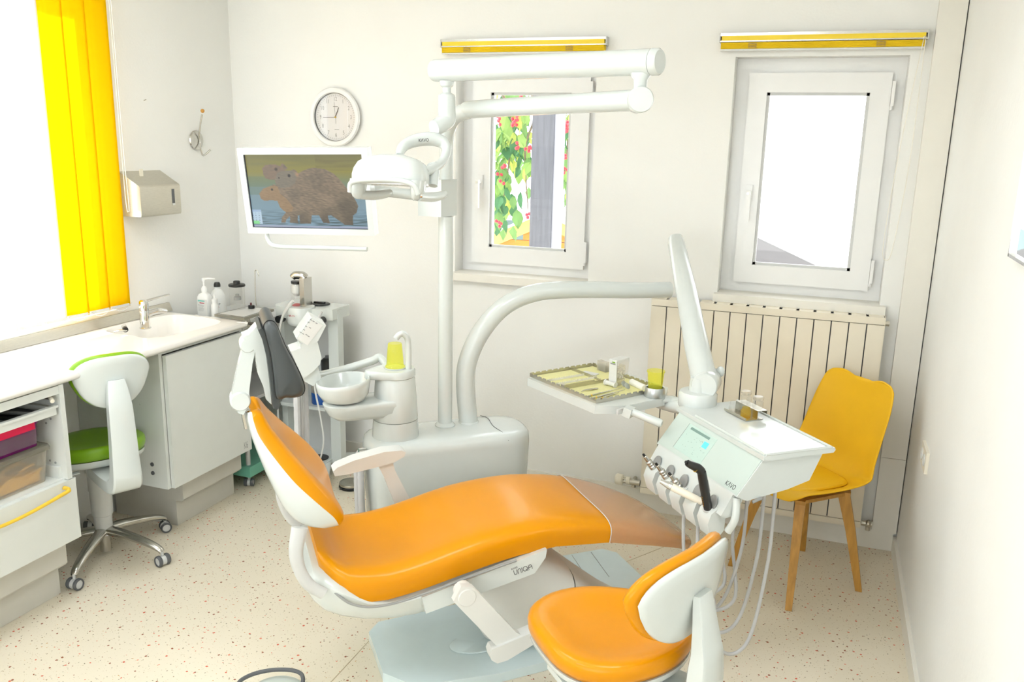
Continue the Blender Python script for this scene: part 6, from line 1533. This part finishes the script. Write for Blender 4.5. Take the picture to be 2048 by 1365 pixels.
# ---- fruit tree
random.seed(11)
t = thing('fruit_tree', (-3.9, 7.6, -.6), 'green fruit tree with red berries outside the window', 'tree')
M['bark'] = mat('bark', (110, 96, 80), .9, var=.2)
MB().tube(spline([(-3.9, 7.6, -.6), (-3.85, 7.5, .8), (-3.6, 7.2, 2.0), (-3.2, 6.9, 3.2)], 6), [.09, .08, .06, .03], 10).build('trunk', 'bark', t)
def leaf_mesh(nm, m_):
    bm = bmesh.new(); L_ = []
    for s, w, z in ((0, .002, 0), (.2, .22, .02), (.5, .30, .0), (.8, .16, -.06), (1, .004, -.14)): L_.append([bm.verts.new((s, -w, z+.05)), bm.verts.new((s, 0, z)), bm.verts.new((s, w, z+.05))])
    for a, b in zip(L_, L_[1:]):
        for i in range(2): bm.faces.new([a[i], b[i], b[i+1], a[i+1]])
    me = bpy.data.meshes.new(nm); bm.to_mesh(me); bm.free(); me.materials.append(m_); return me
LM = [leaf_mesh('leaf', fabric('leaf_green_%d' % i, c, .4)) for i, c in enumerate(((104, 138, 84), (130, 160, 92), (76, 116, 82), (166, 176, 92)))]
def berry_mesh():
    mb = MB().ball((0, 0, 0), 1, 8); me = bpy.data.meshes.new('berry'); mb.bm.to_mesh(me); mb.bm.free(); me.materials.append(mat('berry_red', (206, 40, 56), .35)); return me
BM_ = berry_mesh(); org = worldloc(t)
def put(me, nm, p, rot, s):
    o = bpy.data.objects.new(nm, me); COL.objects.link(o); o.parent = t; o.location = p-org; o.rotation_euler = rot; o.scale = (s, s, s); return o
# clusters given where the photograph shows foliage through the first window
CL = [((1000, 260), 46), ((1020, 290), 40), ((1040, 230), 34), ((1050, 320), 20), ((1000, 340), 34), ((1020, 205), 24), ((1005, 390), 26), ((994, 420), 20), ((1012, 405), 12), ((1135, 240), 26), ((1135, 300), 26), ((1130, 360), 22), ((1050, 280), 18)]
brs = {}
for (cx, cy), n in CL:
    n = int(n*.8)
    for k in range(n):
        px = cx+random.gauss(0, 11 if cx < 1100 else 7); py = cy+random.gauss(0, 17)
        d = 6.2+random.random()*1.1
        p = onY(px, py, d)
        put(LM[random.choice((0, 0, 1, 1, 2, 2, 3))], 'leaf', p, (random.gauss(0, .45), 1.35+random.gauss(0, .35), -1.57+random.gauss(0, .8)), .10+random.random()*.06)
for (cx, cy, n) in ((1028, 245, 9), (1035, 228, 6), (1033, 290, 4), (1058, 300, 6), (1002, 355, 5), (1008, 330, 4), (1000, 240, 4), (1130, 262, 7), (1132, 248, 4), (1124, 318, 4), (1132, 340, 3), (1055, 425, 4), (997, 447, 4), (1140, 195, 2), (1040, 198, 4)):
    for k in range(n): put(BM_, 'berry', onY(cx+random.gauss(0, 4), cy+random.gauss(0, 5), 6.1+random.random()*.1), (0, 0, 0), .014)
for q in (((-3.2, 6.9, 3.0), (1010, 200), (1020, 300), (1000, 440)), ((-3.2, 6.9, 3.0), (1060, 180), (1050, 300), (1056, 420)), ((-3.2, 6.9, 3.1), (1120, 170), (1135, 250), (1130, 370))):
    MB().tube(spline([q[0]]+[onY(x, y, 6.6) for x, y in q[1:]], 6), [.03, .012, .008, .004], 6).build('branch', 'bark', t)
# the rest of the crown, beside and above what the window shows
bm = bmesh.new()
for k in range(700):
    left = k % 5 < 3
    p = Vector((random.uniform(-4.8, -2.75), random.uniform(6.2, 8.0), random.uniform(.8, 3.4))) if left else Vector((random.uniform(-1.75, -.9), random.uniform(6.3, 7.2), random.uniform(1.4, 3.2)))
    Tm = Matrix.Translation(p-org) @ Matrix.Rotation(-1.57+random.gauss(0, .8), 4, 'Z') @ Matrix.Rotation(1.35+random.gauss(0, .35), 4, 'Y') @ Matrix.Scale(.10+random.random()*.06, 4)
    for a, b, c_ in (((0, 0, 0), (.45, -.3, .05), (1, 0, -.12)), ((0, 0, 0), (1, 0, -.12), (.45, .3, .05))):
        bm.faces.new([bm.verts.new(Tm @ Vector(q)) for q in (a, b, c_)])
me = bpy.data.meshes.new('foliage'); bm.to_mesh(me); bm.free(); me.materials.append(LM[0].materials[0])
fo = bpy.data.objects.new('foliage', me); COL.objects.link(fo); fo.parent = t; fo['kind'] = 'stuff'
MB().tube(spline([(-3.2, 6.9, 3.0), (-2.2, 6.9, 3.3), (-1.3, 6.8, 3.0)], 6), [.03, .02, .01], 6).build('branch', 'bark', t)
